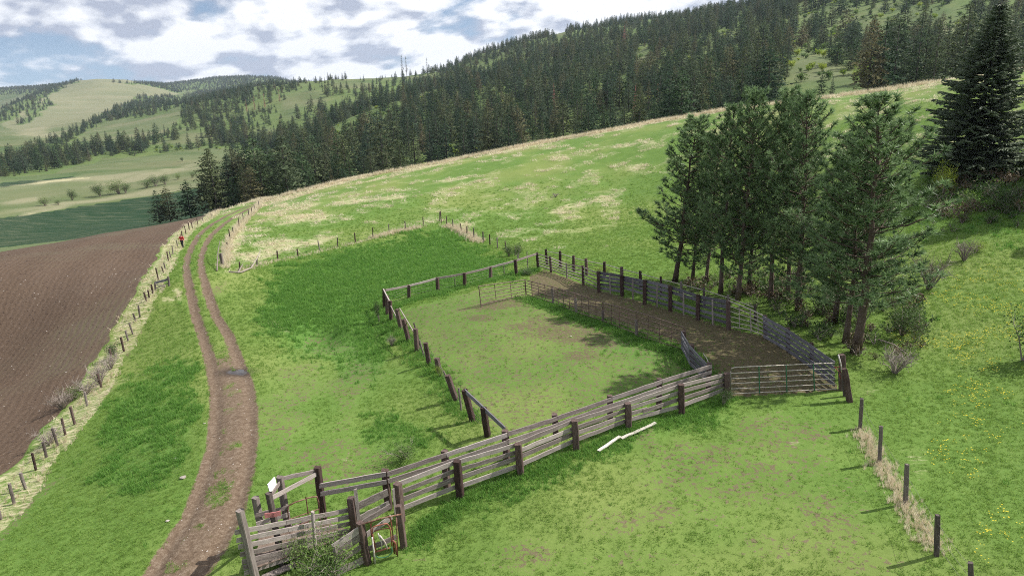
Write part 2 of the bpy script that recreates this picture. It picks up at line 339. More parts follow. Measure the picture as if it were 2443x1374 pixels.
M_litter=leafm('rust_brown_litter',(.07,.05,.028),(.13,.095,.05),.1)
M_twig=leafm('bare_twigs',(.20,.165,.14),(.34,.29,.25),.05)
M_grassA=leafm('green_grass_blades',(.15,.27,.048),(.27,.39,.09),.48,.6,.15,up=0)
M_grassB=leafm('lush_grass_blades',(.098,.24,.038),(.19,.35,.072),.48,.6,.15,up=0)
M_grassD=leafm('dry_grass_stalks',(.55,.47,.32),(.82,.73,.56),.4,.8,.5,up=0)
M_yellow=leafm('yellow_petals',(.62,.50,.02),(.75,.62,.04),.2)
def plain(name,c,rough=.7): return NB(name).bsdf(c,rough)
M_skin=plain('skin',(.5,.3,.22)); M_jacket=plain('red_jacket',(.42,.02,.035)); M_trou=plain('dark_trousers',(.02,.022,.026)); M_hair=plain('brown_hair',(.06,.035,.02)); M_boot=plain('dark_boots',(.02,.015,.012))
M_sheet=plain('white_sheet',(.8,.8,.78)); M_redsign=plain('faded_red_board',(.45,.17,.17)); M_ink=plain('dark_paint_mark',(.04,.01,.015))
M_clod=wood('earth_clod',(.04,.027,.02),(.075,.051,.038),(.12,.087,.066))
M_stone=wood('pale_stone',(.2,.17,.14),(.36,.32,.28),(.5,.46,.42))
# ================= land cover masks on the terrain sheet =================
R3=np.stack([XX,YY,Z],-1); PXg,PYg=project(R3)
front=(R3-np.array([0,0,CAM_H]))@CF>1
def inpoly(x,y,poly):
    r=np.zeros(x.shape,bool); n=len(poly)
    for i in range(n):
        x1,y1=poly[i]; x2,y2=poly[(i+1)%n]
        if y1==y2: continue
        c=((y1>y)!=(y2>y))&(x<(x2-x1)*(y-y1)/(y2-y1)+x1); r^=c
    return r
def W2(pts,dmin=8,dmax=7800): 
    out=[]
    for p in pts:
        g=G(p[0],p[1],dmin,dmax)
        if g is not None: out.append(g[:2])
    return np.array(out)
def dline(x,y,L_,signed=False):
    best=np.full(x.shape,1e9); sg=np.zeros(x.shape); run=np.zeros(x.shape); acc=0
    for i in range(len(L_)-1):
        a,b=L_[i],L_[i+1]; d=b-a; l2=d@d; l=math.sqrt(l2); t=np.clip(((x-a[0])*d[0]+(y-a[1])*d[1])/l2,0,1)
        ex=x-(a[0]+t*d[0]); ey=y-(a[1]+t*d[1]); q=np.hypot(ex,ey); m=q<best; best=np.where(m,q,best); sg=np.where(m,np.sign(d[0]*ey-d[1]*ex),sg); run=np.where(m,acc+t*l,run); acc+=l
    return (best*sg if signed else best),run
near=(DD<230)&(np.abs(AA)<math.radians(75))
nx,ny=XX[near],YY[near]
RUT_L=[(330,1440),(362,1374),(400,1310),(455,1228),(492,1130),(512,1060),(517,980),(514,920),(501,859),(484,800),(468,758),(455,700),(444,646),(447,612),(458,588),(474,562),(503,537),(538,516),(578,498),(608,486)]
RUT_R=[(430,1440),(478,1365),(515,1310),(560,1228),(585,1130),(595,1060),(597,980),(590,920),(568,860),(546,800),(517,758),(496,700),(480,646),(480,612),(488,588),(504,562),(528,540),(556,519),(588,501),(614,487)]
rutL,rutR=W2(RUT_L),W2(RUT_R)
FIELD_FENCE=[(-60,1290),(2,1239),(34,1201),(61,1166),(86,1121),(111,1090),(138,1063),(156,1037),(179,1012),(242,924),(267,861),(296,838),(306,813),(317,797),(324,766),(334,756),(350,718),(356,710),(365,700),(380,668),(390,650),(395,645),(402,623),(408,615),(413,607),(424,588),(436,566),(452,551),(472,537),(485,531),(505,519),(514,509),(537,495),(548,491),(561,488)]
ff=W2(FIELD_FENCE)
dR1,_=dline(nx,ny,rutL); dR2,_=dline(nx,ny,rutR); dF,runF=dline(nx,ny,ff,True)
# sign: field side
tst=G(150,750); s_,_=dline(np.array([tst[0]]),np.array([tst[1]]),ff,True); FS=np.sign(s_[0]); dF=dF*FS    # dF>0 inside the field
n1=fbm(nx*.35,ny*.35,3); n2=fbm(nx*1.3,ny*1.3,5); n3=fbm(nx*.08,ny*.08,9)
def full(v,fill=0.0): o=np.full(DD.shape,fill); o[near]=v; return o
rut=np.maximum(1-smooth(dR1,.12,.52+.3*n2),1-smooth(dR2,.12,.52+.3*n2))*.95
mid=1-smooth(np.maximum(dR1,dR2),1.5,2.6)           # worn strip between and beside the ruts
px_,py_=PXg[near],PYg[near]
mid*=.55+.5*smooth(py_,800,900)
soil=smooth(dF,.8+1.0*n1,1.5+1.6*n1)*(runF>-1)
# ruts and swales cut into the sheet
Zn=Z[near].copy()
Zn-=.10*np.exp(-(dR1/.3)**2)+.10*np.exp(-(dR2/.3)**2)
Zn+=(n1-.5)*.22*np.clip(1-soil,0,1)*smooth(np.minimum(dR1,dR2),.6,2.5)+(n3-.5)*.5*smooth(np.minimum(dR1,dR2),1,6)*smooth(np.hypot(nx,ny),40,90)
# hollow with bare earth bank
hole=G(768,806); dh=np.hypot(nx-hole[0],(ny-hole[1])); Zn-=.75*np.exp(-(dh/1.7)**2); dh2=np.hypot(nx-hole[0]-1.6,ny-hole[1]-1.9); Zn+=.5*np.exp(-(dh2/1.6)**2)
Z[near]=Zn
def blob(px,py,rx,ry,ang=0,wob=.35,x=None,y=None):
    X=px_ if x is None else x; Y=py_ if y is None else y; c,s=math.cos(math.radians(ang)),math.sin(math.radians(ang)); u=(X-px)*c+(Y-py)*s; v=-(X-px)*s+(Y-py)*c
    d=np.sqrt((u/rx)**2+(v/ry)**2); nn=(n1 if x is None else .5)
    return np.clip(1.35-d+(nn-.5)*wob*3,0,1)
dry=np.zeros(nx.shape)
for b in [(560,575,26,90,14),(700, 470, 120, 6.3, -16),(800, 440, 160, 7.2, -17),(1010, 402, 200, 5.8500000000000005, -14),(1250, 352, 220, 4.95, -12),(1500, 305, 220, 4.5, -11),(1720, 266, 160, 3.6, -12),(690,500,90,22,-10),(730,520,110,20,-8),(665,585,110,26,-6),(760,575,70,16,-10),(620,610,70,18,-8),(840,480,100,12,-8),(1080,430,60,7,-10),(940,470,90,10,-6),(1370,490,95,17,-12),(1330,505,40,9,0),(1440,475,50,12,-10),(1520,400,40,16,-6),(1480,350,70,9,-6),(1330,380,40,8,-4),(1230,520,20,8,0),(1540,340,40,8),(2190,1110,55,35,60,.5),(2070,930,40,20),(670,780,50,14,20),(1900,1060,30,12),(1240,930,14,6),(830,1090,34,16,-30,.6),(290,910,40,10,-25),(425,700,12,25,-20),(400,715,25,8),(1720,310,120,8,-10),(2100,270,60,5,0),(1110,540,22,24,35)]:
    v=blob(*b); dry=np.maximum(dry,v*(.66 if b[1]<900 else .42))
dry=np.maximum(dry,np.where((dF>-.5-.6*n1)&(dF<1.3+1.2*n1),.62,0)*smooth(n2+.25,.3,.55)*(py_<1374+200))
dry=np.maximum(dry,.50*smooth(py_,640,560)*inpoly(px_,py_,[(520,480),(620,470),(2443,120),(2443,380),(1500,420),(1450,620),(1240,600),(1060,530),(530,640)])*smooth(n1,.4,.62))
lush=np.zeros(nx.shape)
for p,w in [([(660,650),(760,620),(890,585),(1050,540),(1120,580),(1240,640),(1100,690),(930,720),(940,800),(900,900),(840,940),(800,860),(740,860),(650,810),(590,760),(620,690)],1.0),
          ([(300,930),(420,840),(470,860),(470,1000),(430,1130),(280,1200),(200,1120),(240,1010)],.8),([(1500,900),(1400,800),(1260,720),(1290,690),(1460,780),(1640,830),(1700,880),(1640,890)],.8),
          ([(2180,380),(2443,360),(2443,600),(2180,560)],.5),([(950,1240),(1250,1130),(1600,990),(1740,960),(1740,1000),(1500,1080),(1250,1190),(980,1300)],.6),([(850,950),(1000,1000),(1100,1060),(900,1120),(850,1050)],.55)]:
    c=sum(inpoly(px_+(n1-.5)*90+ox*40,py_+(n2-.5)*40+oy*20,p) for ox,oy in ((0,0),(1,0),(-1,0),(0,1),(0,-1)))/5.0; lush=np.maximum(lush,c*w*.72)
bare=np.zeros(nx.shape)
pen=inpoly(px_,py_,[(950,745),(1140,690),(1270,668),(1640,835),(1690,880),(1200,1035),(1120,985),(1000,830)])
bare=np.maximum(bare,pen*.56)
for b in [(1340,800,170,50,14,.6,),(1400,850,120,30,0,.6),(1150,760,60,12,0,.6),(1200,725,120,14,-8,.6)]: bare=np.maximum(bare,blob(*b[:6])*.72)
alley=inpoly(px_,py_,[(1262,660),(1300,642),(1430,690),(1740,780),(1830,800),(2000,915),(2000,935),(1745,945),(1700,900),(1640,825),(1520,780),(1270,705)])
bare=np.maximum(bare,alley*.9)
for b in [(1800,1150,120,90,0,.9),(1650,1100,160,60,0,.9),(1750,1300,130,60,0,.9),(1850,1030,90,40,0,.9),(1500,1250,100,50,0,.8),(1950,1010,60,16,0,.7),(1950,1210,60,40,0,.7),(1560,1330,200,40,0,.7),(1250,1320,120,40,0,.6),(2080,1350,60,20,0,.6),(1000,1330,60,20,0,.6),(830,960,40,60,20,.8),(770,815,60,22,10,.5),(815,1090,60,40,-20,.8),(700,960,50,80,20,.5),(870,880,40,20,0,.6),(110,1165,60,9,-38,.4),(40,1240,60,10,-48,.4),(235,960,70,5,-48,.3),(310,830,6,30,20,.3),(530,680,45,14,-30,.4)]: q_=list(b[:6]); q_[2]*=1.9; q_[3]*=1.9; bare=np.maximum(bare,np.minimum(blob(*q_),1)*.56*(.75+.5*n2))
forest_n=np.zeros(nx.shape)
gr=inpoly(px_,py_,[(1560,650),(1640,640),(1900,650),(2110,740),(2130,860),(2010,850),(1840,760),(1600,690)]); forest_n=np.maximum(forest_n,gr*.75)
cov1=np.zeros(DD.shape+(4,),np.float32); cov2=np.zeros(DD.shape+(4,),np.float32)
cov1[...,0][near]=soil; cov1[...,1][near]=dry*(1-soil); cov1[...,2][near]=lush; cov1[...,3][near]=forest_n
cov2[...,0][near]=bare; cov2[...,1][near]=np.maximum(rut,mid*.56*(.5+n2*1.1)); 
wet=blob(566,887,48,11,-2,.15)*np.exp(-0); cov2[...,3][near]=np.clip(wet,0,1)
rowc=full(dF)
# ---- far land cover ----
far=(DD>=230)&(np.abs(AA)<math.radians(75)); fx,fy=PXg[far],PYg[far]; wx,wy=XX[far],YY[far]
m1=fbm(wx*.012,wy*.012,21); m2=fbm(wx*.05,wy*.05,22); m3=fbm((wx*.5+wy*.9)*.02,(wx*.9-wy*.5)*.006,23)
FOREST=[[(280,372),(345,368),(430,362),(520,358),(600,362),(700,352),(680,380),(600,400),(530,455),(520,520),(560,510),(640,490),(1060,400),(1400,335),(1730,280),(2240,215),(2600,150),(2600,-900),(1500,-900),(1480,0),(1380,30),(1200,70),(1130,95),(1050,135),(960,158),(800,162),(700,162),(620,176),(520,195),(440,235),(430,300),(380,330),(330,345)],
 [(-300,470),(0,428),(60,412),(130,405),(190,388),(245,372),(300,372),(340,345),(290,345),(200,352),(165,345),(210,312),(290,284),(400,268),(440,240),(400,228),(340,232),(290,255),(230,285),(180,312),(110,345),(60,365),(0,385),(-300,430)],
 [(-300,300),(0,268),(45,240),(100,218),(150,192),(200,188),(150,208),(110,235),(70,262),(0,290),(-300,330)],
 [(35,298),(70,262),(120,240),(128,248),(90,275),(60,298)],
 [(240,196),(400,200),(520,180),(660,180),(640,215),(560,206),(480,212),(420,222),(380,212),(330,202)],
 [(-300,215),(0,212),(140,200),(110,222),(0,230),(-300,235)]]
CLEAR=[(880,182,60,12),(1000,185,60,6),(690,262,22,30),(735,235,40,20),(700,330,30,14),(455,330,30,22),(430,345,60,12),(640,320,30,10),(1395,60,26,9),(1330,80,20,12),(1535,145,20,26),(1150,170,30,10),(1030,235,50,8),(900,290,40,12),(1420,235,14,14),(1360,300,18,12),(1075,365,18,14),(985,395,20,12),(1950,165,75,38),(2010,190,50,20),(1640,150,20,12),(1735,85,20,8),(1600,220,24,8),(2040,60,40,30),(2150,65,60,26),(2210,40,70,22),(2080,90,40,10),(1990,85,30,12),(2290,70,60,20),(2130,20,60,12),(2000,20,30,16),(1930,40,18,18),(840,200,60,10),(1200,250,22,8),(820,330,30,10)]
def forest_at(X,Y,k1):
    f=np.zeros(X.shape,bool)
    for p in FOREST: f|=inpoly(X+(k1-.5)*30,Y+(k1-.5)*10,p)
    c=np.zeros(X.shape)
    for (a,b,rx,ry) in CLEAR: c=np.maximum(c,np.clip(1.6-np.sqrt(((X-a)/rx)**2+((Y-b)/ry)**2),0,1))
    return f*(1-c)
fr=forest_at(fx,fy,m1)
cov1[...,3][far]=fr*.55
dryf=.35*smooth(m3,.45,.65)+.0*m1
hill=inpoly(fx,fy,[(0,300),(40,260),(110,225),(190,188),(300,190),(430,225),(300,250),(160,310),(60,320)])&(DD[far]>1800); dryf=np.where(hill,.5+.3*m1,dryf)
valley=(fx<720)&(fy>345)&(DD[far]<1200)
st=np.zeros(fx.shape)
for b in [(200,425,260,8,-7),(420,405,90,8,-6),(330,418,160,10,-10),(250,470,330,9,-9),(60,475,80,10,-8),(390,455,120,5,-8),(120,500,100,6,-12),(420,395,60,5,-10),(100,320,90,16,4),(330,290,50,6,-14)]:
    st=np.maximum(st,blob(*b,x=fx+(m2-.5)*60,y=fy+(m1-.5)*24))
dryf=np.maximum(dryf,np.where(valley|(fy>300),st*.85,0))
dryf=np.where(fr>.3,.12,dryf)
cov1[...,1][far]=dryf
lf=np.where(inpoly(fx,fy,[(-200,640),(-200,500),(0,455),(0,424),(180,412),(220,424),(120,440),(0,455),(0,520),(160,500),(480,452),(500,520),(490,540)]),.9,0.2*smooth(m1,.4,.7)); 
shaded_crop=np.where(inpoly(fx,fy,[(-400,640),(-400,545),(0,520),(110,505),(250,482),(490,448),(520,530)])|inpoly(fx,fy,[(0,438),(170,420),(215,424),(150,433),(0,450)]),1.0,0); cov1[...,2][far]=lf; cov2[...,2][far]=shaded_crop  # valley crop patch, darkened to stand in for a cloud's shadow
fresh=np.where(fr>.02,smooth(1-fr,.3,.8)*.0,0)
Z[far]+= (m1-.5)*np.clip((DD[far]-230)/400,0,1)*8
def gm(Zm,x,y): return bil(Zm,ANG,LD,np.arctan2(x,y),np.log(np.maximum(np.hypot(x,y),2.01)))
# ground material
def land_material(far=False):
    n=NB('far_land' if far else 'land'); p=n.pos(); c1=n.attr('cover'); c2=n.attr('cover_two'); s1=n.N('ShaderNodeSeparateColor'); n.L(c1.outputs['Color'],s1.inputs[0]); s2=n.N('ShaderNodeSeparateColor'); n.L(c2.outputs['Color'],s2.inputs[0])
    soil,dry,lush=s1.outputs; forest=c1.outputs['Alpha']; bare,rut,shaded_crop=s2.outputs; wet=c2.outputs['Alpha']
    b=n.noise(p,.06,4); a=n.noise(p,.5,4); f=n.noise(p,5.0,5,.66); g=n.noise(p,19,3,.65); sk=n.noise(n.mapping(p,(1.1,5.5,1),(0,0,.5)),.9,5,.62,.5)
    m1_=n.math('ADD',n.math('MULTIPLY',f,.55),n.math('MULTIPLY',g,.45))
    grass=ramp2(n,n.math('ADD',n.math('MULTIPLY',a,.28),n.math('MULTIPLY',m1_,.72)),[(.32,(.066,.124,.022)),(.5,(.100,.176,.033)),(.68,(.152,.226,.055))])
    grass=n.mix(n.step(b,.4,.65),grass,n.mix(.5,grass,(.23,.25,.08)))
    lushc=ramp2(n,n.math('ADD',n.math('MULTIPLY',a,.4),n.math('MULTIPLY',m1_,.6)),[(.32,(.050,.120,.020)),(.5,(.078,.172,.031)),(.68,(.118,.22,.046))])
    def msk(v,nz,lo=.38,hi=.62,k=.8): return n.step(n.math('ADD',v,n.math('MULTIPLY',n.math('SUBTRACT',nz,.5),k)),lo,hi)
    c=n.mix(msk(lush,n.math('ADD',n.math('MULTIPLY',a,.5),n.math('MULTIPLY',f,.5)),.1,.95,.7),grass,lushc)
    c=n.mix(shaded_crop,c,n.mix(n.step(n.noise(n.mapping(p,(.03,.09,1),(0,0,.35)),1.6,7,.72),.45,.68),(.014,.040,.015),(.06,.078,.040)))  # very dark greens paint the cloud shade into the crop colour
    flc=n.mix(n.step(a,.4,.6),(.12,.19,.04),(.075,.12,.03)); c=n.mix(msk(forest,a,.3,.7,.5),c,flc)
    dirt=ramp2(n,m1_,[(.35,(.048,.031,.021)),(.5,(.100,.067,.046)),(.66,(.185,.14,.10))])
    c=n.mix(n.math('MULTIPLY',msk(bare,n.math('ADD',n.math('MULTIPLY',f,.75),n.math('MULTIPLY',g,.25)),.56,.72,2.2),.85),c,dirt)
    dryc=ramp2(n,sk,[(.3,(.24,.26,.10)),(.5,(.42,.38,.22)),(.68,(.62,.54,.38))])
    c=n.mix(n.math('MULTIPLY',msk(dry,n.math('ADD',n.math('MULTIPLY',sk,.6),n.math('MULTIPLY',f,.4)),.38,.85,1.6),.85),c,dryc)
    rowa=n.attr('rowc').outputs['Fac']; wob=n.math('MULTIPLY',n.noise(p,.2,2),.9)
    rw=n.math('SINE',n.math('MULTIPLY',n.math('ADD',rowa,wob),11.0)); rw2=n.math('SINE',n.math('MULTIPLY',n.math('ADD',rowa,n.math('MULTIPLY',wob,.5)),1.15))
    sf=n.math('ADD',n.math('ADD',n.math('MULTIPLY',m1_,.8),n.math('MULTIPLY',rw,.022)),n.math('MULTIPLY',rw2,.012))
    soc=ramp2(n,sf,[(.28,(.052,.034,.022)),(.44,(.105,.072,.049)),(.6,(.18,.133,.096))])
    soc=n.mix(n.math('MULTIPLY',n.step(b,.45,.62),.4),soc,n.mix(n.step(rw,-.2,.8),(.12,.10,.075),(.11,.12,.06)))
    straw=n.step(n.noise(n.mapping(p,(3,9,1),(0,0,.9)),2.2,3,.7),.60,.68); soc=n.mix(n.math('MULTIPLY',straw,.5),soc,(.26,.21,.16))
    c=n.mix(msk(soil,f,.4,.6,.35),c,soc)
    rd=ramp2(n,m1_,[(.33,(.070,.048,.032)),(.5,(.138,.098,.066)),(.68,(.25,.20,.148))])
    c=n.mix(msk(rut,n.math('ADD',n.math('MULTIPLY',f,.5),n.math('MULTIPLY',g,.5)),.36,.62,.9),c,rd)
    c=n.mix(n.math('MULTIPLY',wet,.95),c,(.022,.018,.018))
    if far:
        gl=n.math('MULTIPLY',.8,n.math('SUBTRACT',1.0,n.math('MULTIPLY',forest,.9))); tone=ramp2(n,n.noise(n.mapping(p,(.004,.009,.004)),1,6,.65),[(.35,(.045,.075,.028)),(.5,(.078,.10,.042)),(.66,(.135,.128,.075))]); c=n.mix(n.math('MULTIPLY',gl,n.math('SUBTRACT',1.0,shaded_crop)),c,n.mix(n.math('MULTIPLY',dry,.75),tone,n.mix(.75,dryc,(.155,.148,.10))))
    ro=n.math('SUBTRACT',.9,n.math('MULTIPLY',n.step(wet,.6,.9),.8))
    h=n.math('ADD',n.math('ADD',n.math('MULTIPLY',f,.6),n.math('MULTIPLY',g,.3)),n.math('MULTIPLY',n.math('MULTIPLY',rw,soil),.10))
    h=n.math('MULTIPLY',h,n.math('SUBTRACT',1.0,wet))
    return n.bsdf(c,ro,h,.35,.14,spec=.12)
M_land=land_material(); M_landf=land_material(True)
nA,nD=DD.shape; V=np.stack([XX,YY,Z],-1).reshape(-1,3)
i,j=np.meshgrid(np.arange(nA-1),np.arange(nD-1),indexing='ij'); q=i*nD+j
Q=np.stack([q,q+1,q+nD+1,q+nD],-1).reshape(-1,4)
cy=lambda A_: A_.reshape(-1)[Q].mean(1)
fD=cy(DD); fs=cy(cov1[...,0]); frd=cy(full(np.where(np.minimum(dR1,dR2)<1.0,1,0)*(soil<.5))); ffr=cy(cov1[...,3])
cls=np.zeros(len(Q),int); cls[fs>.5]=1; cls[(frd>.5)&(fD<210)]=2; cls[fD>230]=3; cls[(fD>230)&(ffr>.25)]=4; cls[(fD>1900)&(fD<6500)]=5; cls[fD>6500]=5
for k,nm,lb in [(0,'pasture_ground','short green pasture on the ridge around the corral'),(1,'plowed_field','brown ploughed field with curving rows left of the wire fence'),(2,'dirt_road','brown two-track dirt road curving along the ridge'),(3,'valley_meadow','green and straw-coloured meadow beyond the ridge'),(4,'forest_hillside','green hillside floor under the conifers'),(5,'distant_hills','pale grassy hills on the horizon')]:
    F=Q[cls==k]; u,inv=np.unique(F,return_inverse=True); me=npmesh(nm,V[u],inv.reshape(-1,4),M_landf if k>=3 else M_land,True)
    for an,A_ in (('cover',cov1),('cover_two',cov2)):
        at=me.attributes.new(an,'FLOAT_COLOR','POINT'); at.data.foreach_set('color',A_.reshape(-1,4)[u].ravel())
    at=me.attributes.new('rowc','FLOAT','POINT'); at.data.foreach_set('value',rowc.reshape(-1)[u].astype(np.float32))
    o=link(nm,me); tag(o,lb,None,None,'structure')
print('terrain',round(time.time()-T0,1))
# ================= shared unit meshes =================
RG=random.Random(11)
_cache={}
def unit_plank(v,mat):
    k=('pl',v,mat.name)
    if k in _cache: return _cache[k]
    r=random.Random(100+v); n=6; vs=[]; fs=[]
    for a in range(n+1):
        x=a/n; oz=r.uniform(-.05,.05); oy=r.uniform(-.12,.12); w0=.5-r.uniform(0,.07); w1=.5-r.uniform(0,.07)
        ex=r.uniform(-.004,.004) if a in(0,n) else 0
        for (sy,sz) in ((-1,-1),(1,-1),(1,1),(-1,1)): vs.append((x+ex*(sz if v%2 else -sz)*2,sy*.5+oy,sz*(w1 if sz>0 else w0)+oz))
    for a in range(n):
        b=a*4
        for c in range(4): d=(c+1)%4; fs+= [(b+c,b+4+c,b+4+d),(b+c,b+4+d,b+d)]
    e=n*4; fs+=[(0,1,2),(0,2,3),(e,e+2,e+1),(e,e+3,e+2)]
    me=npmesh('board',vs,fs,mat); _cache[k]=me; return me
def unit_post(v,mat,sides=8,sq=True):
    k=('po',v,mat.name,sides,sq)
    if k in _cache: return _cache[k]
    r=random.Random(300+v); n=4; vs=[]; fs=[]
    for a in range(n+1):
        x=a/n; ox=r.uniform(-.05,.05); oy=r.uniform(-.05,.05); s_=1-r.uniform(0,.06)-(.0 if a<n else .04)
        for c in range(sides):
            if sq:
                t=2*math.pi*(c//2)/4+math.pi/4; dt=.12*(1 if c%2 else -1); rr=.68; yy,zz=rr*math.cos(t+dt),rr*math.sin(t+dt)
            else: t=2*math.pi*c/sides; yy,zz=.5*math.cos(t),.5*math.sin(t)
            vs.append((x+(r.uniform(-.012,.012) if a==n else 0),yy*s_+ox,zz*s_+oy))
    for a in range(n):
        for c in range(sides): b=a*sides+c; d=a*sides+(c+1)%sides; fs+=[(b,d,d+sides),(b,d+sides,b+sides)]
    e=n*sides
    for c in range(1,sides-1): fs.append((e,e+c,e+c+1))
    me=npmesh('post',vs,fs,mat); _cache[k]=me; return me
def unit_pipe(mat,sides=8):
    k=('pi',mat.name,sides)
    if k in _cache: return _cache[k]
    mb=MB(); mb.tube([(0,0,0),(1,0,0)],1,sides); me=mb.mesh('pipe',mat,True); _cache[k]=me; return me
def axis_matrix(p0,p1,sy,sz,up=Vector((0,0,1)),twist=0):
    p0,p1=Vector(p0),Vector(p1); x=p1-p0; L_=x.length; x=x/L_; z=up-x*up.dot(x)
    if z.length<1e-3: z=Vector((0,1,0))-x*x.y
    z.normalize(); y=z.cross(x)
    if twist: z,y=z*math.cos(twist)+y*math.sin(twist),y*math.cos(twist)-z*math.sin(twist)
    return Matrix(((x.x*L_,y.x*sy,z.x*sz,p0.x),(x.y*L_,y.y*sy,z.y*sz,p0.y),(x.z*L_,y.z*sy,z.z*sz,p0.z),(0,0,0,1)))
def board(parent,p0,p1,w=.19,t=.045,mat=None,name='rail',tw=0):
    return link(name,unit_plank(RG.randrange(6),mat or M_plank),parent,axis_matrix(p0,p1,t,w,twist=tw or RG.uniform(-.05,.05)))
def pipe(parent,p0,p1,r=.022,mat=None,name='rail'): return link(name,unit_pipe(mat or M_rustd),parent,axis_matrix(p0,p1,r,r))
def tubeobj(parent,pts,r,mat,name,sides=8):
    mb=MB(); mb.tube(pts,r,sides); return link(name,mb.mesh(name,mat,True),parent)
class Post:
    def __init__(s,b,t): s.b=Vector(b); s.t=Vector(t)
    def at(s,f): return s.b.lerp(s.t,f)
    def h(s,z): d=(s.t-s.b).normalized(); return s.b+d*z
    def aty(s,py):
        f0,f1=0,1
        y0=project(np.array(s.b))[1]; y1=project(np.array(s.t))[1]; return s.at((py-y0)/(y1-y0))
def vpt(B,px,py):   # point straight above/beside B (same range) seen at the surveyed pixel
    r=ray(px,py); d=Vector((B[0],B[1])); n=d.normalized(); k=d.length/(r[0]*n.x+r[1]*n.y); return Vector((r[0]*k,r[1]*k,CAM_H+r[2]*k))
def gz(x,y): return float(gm(Z,np.array([float(x)]),np.array([float(y)]))[0])
def mk(bx,by,tx=None,ty=None,H=None,dmin=8):
    g=G(bx,by,dmin); b=Vector(g)
    if tx is not None: t=vpt(b,tx,ty)
    else: t=b+Vector((RG.uniform(-.04,.04),RG.uniform(-.04,.04),H))
    return Post(b,t)
def setpost(parent,P,w=.2,mat=None,sq=True,name='post',ext=.25):
    d=(P.t-P.b).normalized(); up=Vector((0,1,0)) if not parent else Vector((math.sin(hash(round(P.b.x*7))%6*.12),1,0))
    return link(name,unit_post(RG.randrange(5),mat or M_tie,8,sq),parent,axis_matrix(P.b-d*ext,P.t,w,w,up=up))
def vplane(A,B,px,py):
    A,B=Vector(A),Vector(B); n=Vector((-(B-A).y,(B-A).x)); r=ray(px,py); k=(n.x*A.x+n.y*A.y)/(n.x*r[0]+n.y*r[1]); return Vector((r[0]*k,r[1]*k,CAM_H+r[2]*k))
def offs(A,B,d):  # horizontal normal of A->B
    v=(Vector(B)-Vector(A)); n=Vector((-v.y,v.x,0)).normalized(); return n*d
def wires(parent,posts,hs,r=.005):
    for h_ in hs:
        pts=[]
        for k,P in enumerate(posts):
            L_=(P.t-P.b).length; pts.append(P.at(min(.97,h_/max(L_,.3))))
            if k<len(posts)-1:
                q=posts[k+1]; nx_=q.at(min(.97,h_/max((q.t-q.b).length,.3))); m_=pts[-1].lerp(nx_,.5); m_.z-=.03; pts.append(m_)
        tubeobj(parent,pts,r,M_wire,'wire',4)
SKIN=[]
# ================= wire fences =================
def wire_fence(label,pts,H,w=.13,mat=None,sq=False,hs=(.35,.7,1.05),grp=None,tops=None):
    w=w*1.12 if not sq else w
    ps=[]
    for k,p in enumerate(pts):
        P=mk(*p) if len(p)==4 else mk(p[0],p[1],H=H*RG.uniform(.85,1.12))
        ps.append(P)
    th=thing('wire_fence',ps[0].b,label,'fence')
    for P in ps: P.t=P.b+(P.t-P.b)*(1.12 if not sq else 1.0); setpost(th,P,w*RG.uniform(.85,1.2),mat or (M_tie if not sq and RG.random()<.5 else M_post),sq)
    wires(th,ps,hs); return th,ps
wire_fence('weathered wire fence between the ploughed field and the two-track road',
 [(2,1239),(34,1201),(61,1166,50,1132),(86,1121),(111,1090,103,1058),(138,1063,126,1026),(156,1037,148,1002),(179,1012),(208,968),(242,924,233,895),(267,861,262,835),(296,838,289,808),(306,813,300,791),(317,797,309,773),(324,766,318,750),(334,756,330,731),(350,718,344,700),(356,710,353,694),(365,700,361,681)],.95,.13,None,False,(.3,.6,.85))
wire_fence('far stretch of wire fence beside the ploughed field beyond the small wooden brace',
 [(378,668),(390,650,386,637),(395,645,391,629),(402,623),(408,615,404,601),(413,607),(424,588,421,575),(436,570),(444,560),(452,551),(459,545),(472,537),(485,531),(505,519,503,510),(514,509),(525,503),(537,495),(548,491),(561,488)],1.0,.12,None,False,(.3,.6,.85))
wire_fence('wire fence half buried in dry grass along the right side of the road bend',
 [(530,633,527,608),(543,590,541,580),(549,571),(557,561),(571,541),(581,528),(594,518),(601,511),(608,504),(618,494),(624,482,622,471)],1.1,.13)
wire_fence('thin post and wire fence crossing the pasture below the pale upper meadow',
 [(573,644,571,627),(613,634,613,619),(663,621,661,601),(711,612,709,596),(763,599,759,577),(805,589,805,570),(848,579,846,558),(890,569,889,546),(929,557,927,537),(968,550,966,530),(1010,539,1009,520),(1049,528,1049,508)],1.1,.13)
wire_fence('post and wire fence in tall dry grass running from the pasture corner towards the corral',
 [(1053,532,1051,507),(1066,539,1065,518),(1081,545,1080,525),(1101,555,1099,536),(1114,561,1114,542),(1131,573,1130,547),(1153,579,1152,556),(1169,585,1168,562),(1187,593,1186,570),(1207,594,1205,577),(1229,611,1229,590)],1.1,.13)
rp=[(2052,1022,2056,951),(2098,1105,2102,1017),(2160,1203,2164,1107),(2234,1325,2237,1228),(2318,1440,2316,1342)]
wire_fence('near wire fence of five grey square posts crossing the slope at the lower right',rp,1.5,.14,M_post,True,(.4,.8,1.15))
